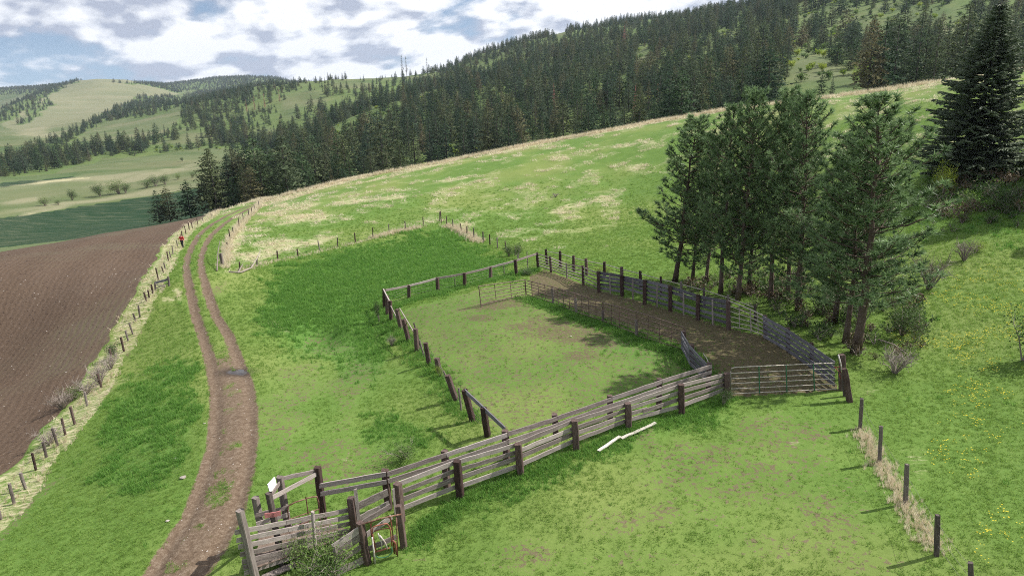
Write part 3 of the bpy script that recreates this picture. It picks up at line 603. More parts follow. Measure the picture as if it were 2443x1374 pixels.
# ================= pen: back and left fences =================
back=[(917,736,916,690),(976,712,975,680),(1045,696,1043,662),(1109,684,1108,651),(1171,667,1170,636),(1232,657,1229,620),(1284,640,1281,603)]
PB=[mk(*p) for p in back]
th=thing('pole_top_fence',PB[0].b,'timber post fence with a single top rail along the back of the grassy pen','fence')
for P in PB: setpost(th,P,.24,M_tie)
for a,b in zip(PB,PB[1:]): board(th,a.at(.93),b.at(.93),.17,.09,M_plank)
for t in [(1086,686,1085,663),(1203,658,1202,634),(1260,647,1257,600)]: setpost(th,mk(*t),.09,M_post,False,'stake')
wires(th,PB,(.3,.55,.8,1.0))
left=[(917,736,915,690),(925,750,923,706),(934,766,930,718),(957,785,947,738),(975,813,963,762),(995,838,991,784),(1024,870,1015,818),(1048,888,1042,854),(1088,955,1067,895),(1128,1003,1108,930),(1163,1040,1153,972),(1222,1072,1205,1022)]
PL=[mk(*p) for p in left]
th=thing('pole_top_fence',PL[1].b,'leaning timber post fence with broken top rails on the left side of the grassy pen','fence')
for P in PL[1:-1]: setpost(th,P,.24,M_tie)
for t in [(1012,850,1001,812),(1101,980,1094,925),(1082,930,1058,885),(1005,833,987,770)]: setpost(th,mk(*t),.1,M_post,False,'stake')
board(th,PL[0].at(.98),PL[2].at(.95),.15,.08,M_plank); board(th,PL[2].at(.8),PL[3].at(.2),.14,.05,M_plank,'fallen_rail')
board(th,PL[3].at(.98)+Vector((.2,0,.1)),PL[5].at(.7),.07,.05,M_plank,'fallen_rail')
for a,b in ((9,10),(10,11)): board(th,PL[a].at(.96),PL[b].at(.98),.2,.05,M_plankd)
wires(th,PL[1:],(.3,.6,.9,1.15))
# ================= double plank lane =================
ft=[(956,1245,948,1153),(1098,1187,1090,1099),(1243,1132,1235,1058),(1375,1073,1371,1003),(1500,1022,1498,962),(1626,990,1625,917),(1735,945,1734,890)]
PF=[mk(*p) for p in ft]
th=thing('plank_fence',PF[0].b,'low plank fence with thick square posts on its near side, ending at the green gate','fence')
for P in PF: setpost(th,P,.26,M_tie)
FTOP=[1.62]*7
for k,(a,b) in enumerate(zip(PF,PF[1:])):
    o=offs(a.b,b.b,.16)
    Ha=(a.t-a.b).length; Hb=(b.t-b.b).length
    for fr_,w in ((.905,.195),(.69,.185),(.475,.2),(.25,.195)):
        e=.06
        p0=a.h(Ha*fr_+RG.uniform(-.03,.03))+o; p1=b.h(Hb*fr_+RG.uniform(-.03,.03))+o; d=(p1-p0).normalized(); oo=o.normalized()*(.0 if k%2 else .02)
        if k==4 and fr_==.475:
            m_=p0.lerp(p1,.38); board(th,p0+d*.02,m_,w,.045); board(th,p0.lerp(p1,.30)+Vector((0,0,-.06))-oo*2,p1-d*.02,w,.045,name='rail'); continue
        board(th,p0+d*(.004),p1-d*(.004),w,.045)
# back wall of the lane
BK=[(1692,925,1692,866),(1575,957,1573,903),(1457,998,1455,943),(1327,1045,1324,988),(1210,1087,1205,1027),(1063,1138,1060,1075),(920,1190,918,1120),(773,1245,757,1114)]
PK=[]
for k,(bx,by,tx,ty) in enumerate(BK[:-1]):
    f=min(range(len(PF)-1),key=lambda i_: abs((ft[i_][0]+ft[i_+1][0])/2-bx)); A_,B_=PF[f].b,PF[f+1].b; o=offs(A_,B_,1.05)
    t=vplane(A_+o,B_+o,tx,ty); z=gz(t.x,t.y); PK.append(Post((t.x+.02,t.y,z),t))
P5=mk(773,1245,757,1114); PK.append(P5)
th=thing('plank_fence',PK[0].b,'taller plank fence on the far side of the narrow lane','fence')
for P in PK[:-1]: setpost(th,P,.24,M_tie)
for k,(a,b) in enumerate(zip(PK,PK[1:])):
    o=-offs(b.b,a.b,.15)
    za=a.t.z-a.b.z; zb=(b.t.z-b.b.z) if k<6 else 1.75
    for top,w in ((.12,.21),(.44,.2)):
        q0=a.b+Vector((0,0,za-top+RG.uniform(-.02,.02)))+o; q1=b.b+Vector((0,0,zb-top+RG.uniform(-.02,.02)))+o
        if q0.z<a.b.z+.08: continue
        board(th,q0,q1+(q0-q1).normalized()*.004,w,.045)
# ================= short plank wing and small gate =================
PW=[mk(1694,918,1693,868),mk(1653,880,1650,822),mk(1632,838,1631,789)]
th=thing('plank_fence',PW[0].b,'short dark plank wing joining the pipe panels to the end of the lane','fence')
for P in PW[1:]: setpost(th,P,.22,M_tie)
for a,b in zip(PW,PW[1:]):
    o=offs(a.b,b.b,.14)
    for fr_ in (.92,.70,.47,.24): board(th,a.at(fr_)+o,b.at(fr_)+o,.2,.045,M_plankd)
g1,g2=mk(1694,925,1692,870),mk(1688,900,1678,843)
th=thing('pipe_gate',g1.b,'narrow rusty pipe gate with a rounded top folded behind the plank lane end','gate')
tubeobj(th,[g1.at(.05),g1.at(.7),g1.at(.95),g1.t.lerp(g2.t,.12)+Vector((0,0,.05)),g1.t.lerp(g2.t,.5)+Vector((0,0,.08)),g2.t,g2.at(.1)],.022,M_gpipe,'frame')
for f_ in (.1,.35,.6): pipe(th,g1.at(f_),g2.at(f_),.016,M_gpipe)
# ================= pipe panels across the pen =================
def panel(parent,a,b,n=6,ups=(0,.33,.67,1),mat=None,r=.030,lo=.12,leg=True,rounded=None):
    mat=mat or M_rustd
    fr_=[lo+(1-lo)*k/(n-1) for k in range(n)]
    for k,f_ in enumerate(fr_):
        A_,B_=a.at(f_),b.at(f_)
        if rounded and k==n-1:
            ins=.22; d=(B_-A_).normalized(); pts=[A_,B_-d*ins,B_-d*.07+(b.at(f_-.03)-B_),b.at(f_-.13)] if rounded=='b' else [a.at(f_-.13),A_+d*.07+(a.at(f_-.03)-A_),A_+d*ins,B_]
            tubeobj(parent,pts,r*1.1,mat,'rail')
        else: pipe(parent,A_,B_,r*(1.1 if k in(0,n-1) else .85),mat)
    for u in ups:
        p=a.at(lo if not leg or 0<u<1 else 0).lerp(b.at(lo if not leg or 0<u<1 else 0),u); t=a.at(1 if not(rounded and u in(0,1)) else .9).lerp(b.at(1 if not(rounded and u in(0,1)) else .9),u); pipe(parent,p,t,r*(1.15 if u in(0,1) else .8),mat,'upright')
pp=[(1255,706,1252,668),(1320,727,1316,684),(1373,749,1371,700),(1439,771,1439,722),(1519,803,1520,744)]
PP=[mk(*p) for p in pp]; P0=mk(1148,733,1142,683); PE=mk(1629,836,1634,781)
names=['rusty six-rail pipe panel standing open at the far left end of the panel row','first rusty pipe panel from the open one along the dirt alley','second rusty pipe panel from the open one, ending at the shadow edge','third rusty pipe panel from the open one, wholly in front of the shaded alley','fourth rusty pipe panel, just before the gate with the rounded corner']
seq=[P0]+PP
for k,(a,b) in enumerate(zip(seq,seq[1:])):
    th=thing('livestock_barrier',a.b,names[k],'livestock panel','pipe panels between the pen and the alley')
    panel(th,a,b,6,(0,.33,.67,1) if k==0 else (.02,.25,.5,.75,.98))
th=thing('pipe_gate',PP[-1].b,'rusty pipe gate with a rounded top corner at the right end of the panel row','gate'); panel(th,PP[-1],PE,6,(.02,.25,.5,.75,1),lo=.06,leg=False,rounded='b')
for k,(t,lb) in enumerate([((1320,727,1318,688),'dark wooden post at the left end of the second panel'),((1375,750,1373,712),'wooden support post where the shadow crosses the panel row'),((1439,771,1438,741),'short pale wooden post under the panel joint in the middle of the row'),((1519,803,1518,763),'short grey wooden post beside the rounded pipe gate')]):
    P=mk(*t); o=setpost(None,P,.16,M_post); o.name='fence_post'; tag(o,lb,'post','short wooden posts holding the pipe panels')
# ================= alley: dark plank fence =================
pc=[(1429,697,1427,648),(1484,706,1483,656),(1538,725,1538,668),(1599,742,1599,682),(1665,764,1665,703),(1738,786,1737,717)]
PC=[mk(*p) for p in pc]
th=thing('plank_fence',PC[0].b,'dark grey plank fence standing in the shade of the pines','fence')
for P in PC: setpost(th,P,.25,M_tie)
for k,(a,b) in enumerate(zip(PC,PC[1:])):
    o=offs(a.b,b.b,.17)
    for q,fr_ in enumerate((.90,.74,.55,.37,.18)):
        if (k,q) in ((1,4),(3,2)): continue
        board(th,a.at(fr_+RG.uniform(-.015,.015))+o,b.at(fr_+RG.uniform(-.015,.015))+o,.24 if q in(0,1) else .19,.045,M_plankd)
    m_=a.b.lerp(b.b,.5)-o*.1; top=a.t.lerp(b.t,.5)-o*.1; board(th,m_,m_.lerp(top,.92),.11,.04,M_plank,'batten')
pa=[PB[-1],mk(1315,650,1312,612),mk(1353,664,1351,628),mk(1392,680,1390,634),PC[0]]
th=thing('rail_fence',pa[1].b,'weathered rail fence from the far corner post to the dark plank fence','fence')
for P in pa[1:-1]: setpost(th,P,.2 if P is not pa[2] else .1,M_tie if P is not pa[2] else M_post)
for a,b in zip(pa,pa[1:]):
    for fr_ in (.93,.74,.56,.38,.2): board(th,a.at(fr_),b.at(fr_),.075,.05,M_plank)
pb=[(1305,632,1302,595),(1337,639,1336,599),(1369,648,1368,610),(1400,656,1398,617),(1442,665,1442,625),(1484,676,1483,637),(1529,690,1527,647),(1578,705,1576,660),(1626,716,1625,672),(1680,730,1679,686),(1738,748,1737,704),(1802,770,1801,728)]
PR=[mk(*p) for p in pb]
th=thing('pipe_top_fence',PR[0].b,'outer fence of dark posts with a long pipe along the top, behind the plank fence','fence')
for k,P in enumerate(PR): setpost(th,P,.22 if k<7 else .16,M_tie if k<8 else M_post)
for a,b in zip(PR,PR[1:]):
    pipe(th,a.at(.86),b.at(.86),.035,M_gpipe)
    for fr_ in (.66,.46,.26): pipe(th,a.at(fr_),b.at(fr_),.018,M_rustd)
PD=[PC[-1],mk(1792,794,1790,738),mk(1827,808,1826,755)]
th=thing('livestock_barrier',PD[0].b,'shaded pipe panel bridging the gap between the two dark plank fences','livestock panel')
for a,b in zip(PD,PD[1:]): panel(th,a,b,6,(.5,1),M_gpipe,.036)
pe=[(1827,808,1825,752),(1881,840,1880,782),(1938,880,1936,818),(1997,926,1998,862)]
PE_=[mk(*p) for p in pe]
th=thing('plank_fence',PE_[0].b,'five-rail plank fence descending under the pines to the right end of the green gate','fence')
for P in PE_[:-1]: setpost(th,P,.2,M_tie)
for a,b in zip(PE_,PE_[1:]):
    o=offs(a.b,b.b,-.14)
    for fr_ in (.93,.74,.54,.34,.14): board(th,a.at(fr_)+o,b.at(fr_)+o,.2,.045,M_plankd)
# ================= green gate and corner posts =================
ga,gb=mk(1744,944,1743,874),mk(1996,932,1992,863)
th=thing('pipe_gate',ga.b,'long green and pale six-rail pipe gate closed across the alley mouth','gate')
for k,f_ in enumerate((.07,.24,.42,.59,.77,.965)):
    A_,B_=ga.at(f_),gb.at(f_)
    if k==5:
        d=(B_-A_).normalized(); tubeobj(th,[ga.at(.07),ga.at(.82),ga.at(.93)+d*.05,A_+d*.2,B_],.027,M_gpipe,'frame')
    else: pipe(th,A_,B_,.024,M_gpipe)
for u in (.27,.53,.79): pipe(th,ga.at(.05).lerp(gb.at(.05),u)-Vector((0,.03,0)),ga.at(.97).lerp(gb.at(.97),u)-Vector((0,.03,0)),.027,M_green,'upright')
cpst=mk(2009,930,2009,846); o=setpost(None,cpst,.26,M_tie); o.name='corner_post'; tag(o,'thick dark corner post at the right end of the green gate','post')
tie=mk(2027,958,2014,880); o=setpost(None,tie,.24,M_tie,ext=.3); o.name='leaning_post'; tag(o,'weathered split timber post leaning left in front of the corner post','post')
tie2=mk(2015,945,2012,893); o=setpost(None,tie2,.12,M_post,ext=.2); o.name='broken_post'; tag(o,'thin broken post tucked against the leaning timber','post')
wp=[vpt(tie.b,*q) for q in ((2000,846),(2006,868),(2009,889))]
th=thing('latch_bracket',wp[2],'white pipe and red bracket fixed beside the corner post','latch')
tubeobj(th,wp,.035,M_whitep,'handle'); tubeobj(th,[vpt(tie.b,1990,875),vpt(tie.b,2006,875)],.022,M_red,'bracket'); tubeobj(th,[vpt(tie.b,1993,877),vpt(tie.b,2000,885),vpt(tie.b,2009,890)],.022,M_red,'bracket'); tubeobj(th,[vpt(tie.b,2003,893),vpt(tie.b,2005,903)],.03,M_red,'hinge')
# ================= loading chute =================
P1,P3,P6=mk(614,1396,572,1217),mk(676,1350,641,1176),mk(849,1281,837,1188)
P2,P4=mk(632,1306,609,1186),mk(692,1284,667,1137)
Bm=mk(754,1330,746,1220)
th=thing('loading_chute',P1.b,'weathered wooden livestock loading chute with a ramp, at the near end of the lane','loading chute')
for P,w in ((P1,.2),(P3,.17),(P6,.24),(P2,.2),(P4,.2),(P5,.22)): setpost(th,P,w,M_tie if P in (P6,P5) else M_post)
setpost(th,Bm,.1,M_plank)
fa=(.71,.61,.52,.42,.32,.25,.18); fb=(.67,.50,.33,.16,.06,.03,.0)
oo=offs(P1.b,P6.b,.13)
for k in range(7):
    A_=P1.at(fa[k])+oo; B_=P6.at(fb[k])+oo; d=(B_-A_).normalized(); m_=A_.lerp(B_,.37+.01*k)
    board(th,A_-d*.28,m_,.17,.04)
    if k<4: board(th,m_+d*.01,B_,.17,.04)
    elif k<6: board(th,m_+d*.01,A_.lerp(B_,.62),.15,.04)
oo=offs(P2.b,P4.b,-.13)
for k,(ya,yb) in enumerate(((1222,1206),(1241,1223),(1259,1241),(1277,1260))):
    A_=P2.aty(ya)+oo; B_=P4.aty(yb)+oo; d=(B_-A_).normalized(); board(th,A_-d*.14,B_+d*.12,.16,.04)
for ya,yb in ((1262,1226),(1280,1243)): board(th,P4.aty(ya),P5.aty(yb),.14,.04)
# ramp floor
fl=[P1.b.lerp(P2.b,t)+Vector((0,0,.62)) for t in (.04,.96)]; fr_=[P6.b.lerp(P5.b,t)+Vector((0,0,.06)) for t in (.08,.92)]
for k in range(16):
    u=k/16; u2=(k+.82)/16; a=fl[0].lerp(fr_[0],(u+u2)/2); b=fl[1].lerp(fr_[1],(u+u2)/2); o=board(th,a,b,.045,.26,M_floor,'floor_board')
# overhead frame
board(th,P3.aty(1190),P5.aty(1128),.16,.04); board(th,P4.aty(1142),P5.aty(1122),.15,.05,M_plank); board(th,P3.aty(1186),P4.aty(1149),.15,.04)
g=MB(); a,b=P3.aty(1178),P4.aty(1150); c=a.lerp(b,.15); d=a.lerp(b,.75); g.quad(c+Vector((-.03,0,-.02)),d+Vector((-.03,0,-.02)),d+Vector((-.06,0,.34)),c+Vector((-.06,0,.30))); g.quad(c+Vector((-.05,0,-.02)),c+Vector((-.08,0,.30)),d+Vector((-.08,0,.34)),d+Vector((-.05,0,-.02)))
link('white_panel',g.mesh('white_panel',M_sheet),th)
vd=Vector((P3.b.x,P3.b.y,0)).normalized(); side=Vector((vd.y,-vd.x,0)); c=P3.aty(1221)-vd*.13
o=board(th,c-side*.26+Vector((0,0,.03)),c+side*.26-Vector((0,0,.02)),.19,.03,M_redsign,'red_board',tw=.001)
for (s0,z0,s1,z1) in ((-.03,.04,.02,.05),(.02,.05,-.02,-.02),(-.02,-.02,.03,-.03)):
    pipe(o,(0,0,0),(0,0,0.001),.001,M_ink,'mark') if False else None
mk_=MB(); 
pts=[(-.03,.045),(.0,.06),(.028,.04),(.005,.0),(-.03,-.045),(.03,-.045)]
mk_.tube([c-vd*.03+side*x+Vector((0,0,z)) for x,z in pts],.009,4); link('mark',mk_.mesh('mark',M_ink),th)
# rusty gate in the side of the chute
ga1=mk(697,1290,684,1204); gb1=mk(768,1262,758,1180)
th=thing('pipe_gate',ga1.b,'rusty gate with rounded corners hanging in the side of the loading chute','gate')
d=(gb1.t-ga1.t).normalized()
tubeobj(th,[ga1.at(.05),ga1.at(.85),ga1.at(.97)+d*.08,ga1.t+d*.3,gb1.t-d*.25,gb1.at(.96)-d*.04,gb1.at(.8),gb1.at(.05)],.026,M_rust,'frame')
for f_ in (.1,.36,.6): pipe(th,ga1.at(f_),gb1.at(f_),.022,M_rust)
pipe(th,ga1.at(.35).lerp(gb1.at(.35),.62),ga1.at(1.05).lerp(gb1.at(1.05),.62),.022,M_rust,'upright')
# head gate
P8=mk(876,1345,859,1246)
P7=mk(964,1307,951,1206); P7a=PF[0]
th=thing('crowding_fence',P8.b,'broken diagonal boards and thick post beside the rusty headgate','fence')
setpost(th,P8,.22,M_tie); setpost(th,P7,.2,M_tie); Lp=mk(806,1372,798,1300)
setpost(th,Lp,.12,M_post)
E_=[((795,1306),(858,1262),.26),((796,1324),(862,1278),.28),((811,1336),(868,1300),.2),((806,1364),(872,1332),.26)]
for (a,b,w) in E_: board(th,vplane(Lp.b,P8.b,*a)-Vector((0,0,0)),vplane(Lp.b,P8.b,*b),w,.04)
bo=offs(P8.b,P7.b,.35)
for (a,b,w) in [((862,1248),(932,1206),.2),((868,1280),(935,1232),.2),((872,1312),(945,1280),.2)]: board(th,vplane(P8.b+bo,P7.b+bo,*a),vplane(P8.b+bo,P7.b+bo,*b),w,.04)
A6,B7=P6.b,P7a.b
for (a,b,w) in [((854,1205),(926,1172),.3),((857,1236),(930,1199),.28)]: board(th,vplane(A6,B7,*a)-Vector((0,.05,0)),vplane(A6,B7,*b)-Vector((0,.05,0)),w,.045)
board(th,vplane(A6,B7,858,1240)-Vector((0,.12,0)),vplane(A6,B7,849,1162)-Vector((0,.12,0)),.13,.05,M_plank,'batten')
board(th,vplane(A6,B7,946,1218)-Vector((0,.2,0)),vplane(A6,B7,940,1158)-Vector((0,.2,0)),.09,.04,M_plank,'batten')
th=thing('cattle_headgate',G(920,1338),'rusty red cattle headgate of bent pipe loops between two thick posts','headgate')
Pq=P7.b-Vector((0,.35,0)); Pr=P8.b-Vector((0,.05,0))
vp=lambda x,y: vplane(Pr,Pq,x,y)
def loop(pts,r,mat,nm,dy=0):
    Pn=[vp(*p)+Vector((0,dy,0)) for p in pts]
    # round corners
    out=[Pn[0]]
    for i_ in range(1,len(Pn)-1):
        a,b,c=Pn[i_-1],Pn[i_],Pn[i_+1]; out+=[b.lerp(a,.25),b.lerp(a,.1).lerp(b.lerp(c,.1),.5),b.lerp(c,.25)]
    out.append(Pn[-1]); return tubeobj(th,out,r,mat,nm)
loop([(893,1340),(883,1245),(905,1237),(931,1232),(936,1262),(941,1320)],.026,M_redrust,'outer_loop')
loop([(899,1312),(889,1268),(891,1252),(925,1244),(932,1256),(937,1306)],.024,M_redrust,'inner_loop',-.08)
loop([(893,1264),(910,1259),(932,1256)],.02,M_redrust,'crossbar',-.06)
loop([(855,1252),(905,1236),(958,1225)],.028,M_rust,'top_bar',-.02)
loop([(889,1276),(897,1342)],.03,M_whitep,'side_bar',-.1)
loop([(903,1267),(912,1290),(912,1305)],.022,M_whitep,'neck_bar',-.1)
loop([(908,1272),(920,1288),(925,1302)],.028,M_whitep,'neck_bar',-.12)
loop([(896,1312),(912,1308),(930,1302)],.028,M_redrust,'crossbar',-.08)
loop([(899,1320),(905,1325),(926,1322),(937,1312),(936,1298)],.018,M_green,'foot_loop',-.12)
loop([(937,1285),(944,1290),(947,1318)],.035,M_redrust,'lever',-.08)
loop([(946,1232),(949,1325)],.022,M_rust,'side_bar',-.02)
# loose boards
def lying(a,b,w,lb,mat=None,nm='loose_board',r=.12):
    A_,B_=Vector(G(*a)),Vector(G(*b)); o=link(nm,unit_plank(RG.randrange(6),mat or M_white),None,axis_matrix(A_+Vector((0,0,r)),B_+Vector((0,0,r)),w,.05)); tag(o,lb,'board'); return o
lying((1427,1081),(1480,1046),.14,'shorter white board lying in the grass below the lane')
lying((1482,1051),(1564,1014),.15,'longer white board lying in the grass below the lane')
lying((628,1385),(706,1352),.28,'wide grey board lying at the foot of the loading chute',M_plank)
def branch(pts,r,lb,nm='fallen_branch'):
    P=[Vector(G(*p[:2]))+Vector((0,0,p[2])) for p in pts]; o=tubeobj(None,P,[r*(1-.6*k/(len(P)-1)) for k in range(len(P))],M_twig,nm); tag(o,lb,'branch')
branch([(547,650,.05),(575,652,.1),(600,645,.25),(616,634,.8),(625,627,1.3)],.09,'curved fallen branch lying below the cross fence','fallen_branch')
branch([(568,652,.05),(581,641,.5)],.09,'short dark stump log beside the curved fallen branch','fallen_log')
branch([(2095,822,.3),(2130,842,.5),(2160,850,.2)],.05,'pale bare branch under the rightmost pine')
branch([(518,648,.1),(524,630,1.2),(530,612,1.8)],.07,'grey leaning pole at the gate gap beside the road')
# small wooden brace by the field
a,b=mk(371,692,369,673),mk(404,682,401,660)
th=thing('wooden_brace',a.b,'small grey wooden fence brace with a crossed pole beside the ploughed field','fence brace')
setpost(th,a,.12,M_post); setpost(th,b,.14,M_post); board(th,a.at(.9),b.at(.7),.22,.06,M_plankd); board(th,a.at(.75),b.at(.05)+Vector((-.2,-.4,0)),.08,.06,M_plank,'brace'); board(th,a.at(.2),b.at(.3),.07,.05,M_plankd)
gp=mk(531,632,526,605); o=setpost(None,gp,.28,M_post); o.name='gate_post'; tag(o,'thick old gate post with a pale top beside the road','post')
# ================= person =================
def person():
    b=Vector(G(436,591)); th=tag(bpy.data.objects.new('person',None),'person in a red jacket and dark trousers walking by the field fence','person'); COL.objects.link(th); th.location=b
    def sk(name,vs,es,rs,mat,sub=2,root=0):
        me=bpy.data.meshes.new(name); me.from_pydata(vs,es,[]); o=bpy.data.objects.new(name,me); COL.objects.link(o); o.parent=th
        md=o.modifiers.new('s','SKIN'); 
        for k,r in enumerate(rs): me.skin_vertices[0].data[k].radius=(r,r) if not isinstance(r,tuple) else r; me.skin_vertices[0].data[k].use_root=(k==root)
        o.modifiers.new('u','SUBSURF').levels=sub; me.materials.append(mat); return o
    V_=[(0,0,.92),(0,0,1.1),(0,0,1.38),(0,0,1.48),(0,-.01,1.56),(0,-.01,1.68), (.1,0,.86),(.12,-.12,.48),(.12,-.06,.08),(.12,-.2,.04), (-.1,0,.86),(-.12,.12,.48),(-.12,.22,.1),(-.12,.1,.04), (.2,0,1.38),(.27,.06,1.12),(.26,-.08,.9),(-.2,0,1.38),(-.27,-.06,1.12),(-.24,-.22,.95)]
    E_=[(0,1),(1,2),(2,3),(3,4),(4,5),(0,6),(6,7),(7,8),(8,9),(0,10),(10,11),(11,12),(12,13),(2,14),(14,15),(15,16),(2,17),(17,18),(18,19)]
    rs=[.13,.12,.13,.055,.09,.07,.085,.06,.045,.035,.085,.06,.045,.035,.06,.045,.03,.06,.045,.03]
    for n_ in (0,):
        if not hasattr(bpy.types,'x'): pass
    def mk_sk(name,vs,es,rs,mat):
        me=bpy.data.meshes.new(name); me.from_pydata(vs,es,[]); me.materials.append(mat)
        o=bpy.data.objects.new(name,me); COL.objects.link(o); o.parent=th; o.modifiers.new('skin','SKIN')
        if not me.skin_vertices:
            bpy.context.view_layer.objects.active=o; o.select_set(True); bpy.ops.mesh.customdata_skin_add(); o.select_set(False)
        for k,r in enumerate(rs): me.skin_vertices[0].data[k].radius=(r,r)
        me.skin_vertices[0].data[0].use_root=True
        s=o.modifiers.new('sub','SUBSURF'); s.levels=2; s.render_levels=2; return o
    mk_sk('body',V_,E_,rs,M_skin)
    mk_sk('jacket',[V_[k] for k in (1,2,14,15,17,18)]+[(0,0,.95),(.26,-.05,.95),(-.25,-.18,1.0)],[(0,1),(1,2),(2,3),(1,4),(4,5),(0,6),(3,7),(5,8)],[.15,.155,.085,.065,.085,.065,.15,.05,.05],M_jacket)
    mk_sk('trousers',[V_[k] for k in (0,6,7,8,10,11,12)],[(0,1),(1,2),(2,3),(0,4),(4,5),(5,6)],[.15,.11,.085,.07,.11,.085,.07],M_trou)
    mk_sk('hair',[(0,.02,1.66),(0,.03,1.73),(0,.07,1.6)],[(0,1),(0,2)],[.1,.06,.07],M_hair)
    for s_,y_ in ((.12,-.1),(-.12,.18)): mk_sk('boot',[(s_,y_+.04,.07),(s_,y_-.14,.05)],[(0,1)],[.06,.045],M_boot)
    for s_,p in ((1,V_[16]),(-1,V_[19])):     # hands with a palm, four fingers and a thumb
        x,y,z=p; vs=[(x,y,z),(x,y-.01,z-.08)]; es=[(0,1)]; rr=[.028,.03]
        for f_ in range(4):
            k=len(vs); ox=(f_-1.5)*.02; vs+=[(x+ox*.6,y-.02,z-.1),(x+ox,y-.035,z-.145+abs(f_-1.4)*.008),(x+ox,y-.055,z-.17+abs(f_-1.4)*.012)]; es+=[(1,k),(k,k+1),(k+1,k+2)]; rr+=[.01,.009,.008]
        k=len(vs); vs+=[(x-s_*.035,y-.02,z-.07),(x-s_*.045,y-.04,z-.1)]; es+=[(1,k),(k,k+1)]; rr+=[.011,.009]
        mk_sk('hand',vs,es,rr,M_skin)
try: person()
except Exception as ex: print('person failed',ex)
# ================= vegetation builders =================
def clump(me,per):
    at=me.attributes.new('clump','FLOAT','FACE'); n=len(me.polygons); q=np.random.default_rng(n).random(n//per+2); at.data.foreach_set('value',np.repeat(q,per)[:n].astype(np.float32)); return me
def clumpl(me,ids):
    at=me.attributes.new('clump','FLOAT','FACE'); q=np.random.default_rng(3).random(max(ids)+1); at.data.foreach_set('value',q[np.array(ids)].astype(np.float32)); return me
def rv(r,a=1): return Vector((r.uniform(-a,a),r.uniform(-a,a),r.uniform(-a,a)))
def pine_mesh(seed,H,dens=1.0):
    r=random.Random(seed); tr=MB(); nd=[]; ids=[]; cid=[0]
    bend=[Vector((0,0,0))]; 
    for k in range(8): bend.append(bend[-1]+Vector((r.uniform(-.12,.12),r.uniform(-.12,.12),H/8)))
    def tp(z): f=max(0,min(7.999,z/H*8)); i_=int(f); return bend[i_].lerp(bend[i_+1],f-i_)
    R0=.011*H+.03
    tr.tube([tp(H*k/12) for k in range(13)],[R0*(1-.88*k/12)*(1.25 if k==0 else 1) for k in range(13)],7)
    def tuft(p,d,L_,n=22):
        cid[0]+=1; ids.extend([cid[0]]*n)
        for _ in range(n):
            v=(d*r.uniform(.1,1.1)+rv(r,.85)).normalized(); l=L_*r.uniform(.7,1.15); s=v.cross(rv(r)).normalized()*.021
            q=p-d*r.uniform(0,.12); nd.append((q+s,q-s,q+v*l))
    z=H*(.08,.21,.14,.25)[seed%4]
    while z<H*.985:
        f=z/H; L0=(.25*H*(1-f)**.55*(.55+.45*min(1,(f-.08)/.22))+.22)*r.uniform(.75,1.1); n=r.choice((3,4,4,5)); a0=r.uniform(0,6.28)
        for k in range(n):
            a=a0+6.283*k/n+r.uniform(-.3,.3); L_=L0*r.uniform(.65,1.15); el=r.uniform(.05,.35)+.55*f
            d=Vector((math.cos(a)*math.cos(el),math.sin(a)*math.cos(el),math.sin(el))); p0=tp(z); p1=p0+d*L_*.5+Vector((0,0,-.06*L_)); p2=p0+d*L_*.82+Vector((0,0,.05*L_)); p3=p0+d*L_+Vector((0,0,.2*L_))
            br=.012+.012*L_; tr.tube([p0,p1,p2,p3],[br,br*.7,br*.4,br*.2],4,False)
            d3=(p3-p2).normalized(); tuft(p3,(d3+Vector((0,0,.4))).normalized(),.32,int(34*dens))
            ns=max(3,int(L_*3.2)) 
            for q in range(ns):
                t=.3+.68*q/ns; c=(p0.lerp(p1,t*2) if t<.5 else p1.lerp(p3,(t-.5)*2)); sd=(d.cross(Vector((0,0,1)))*r.choice((-1,1))*r.uniform(.5,1)+d*.7+Vector((0,0,r.uniform(0,.5)))).normalized()
                l=L_*.28*r.uniform(.6,1.3)*(1-t*.45)+.12; e=c+sd*l; tr.tube([c,e],[br*.35,.006],3,False); tuft(e,(sd+Vector((0,0,.35))).normalized(),.30,int(30*dens))
                if l>.4: tuft(c.lerp(e,.5),sd,.27,int(20*dens))
        z+=r.uniform(.3,.5)*(1.1-f*.45)
    top=tp(H); 
    for k in range(4): tuft(top+Vector((0,0,-.12*k)),Vector((0,0,1)),.26,int(30*dens))
    A_=np.array([[tuple(v) for v in t] for t in nd],np.float32).reshape(-1,3)
    cr=clumpl(npmesh('pine_crown',A_,np.arange(len(A_)).reshape(-1,3),M_pineN),ids)
    return tr.mesh('pine_trunk',M_bark,True),cr
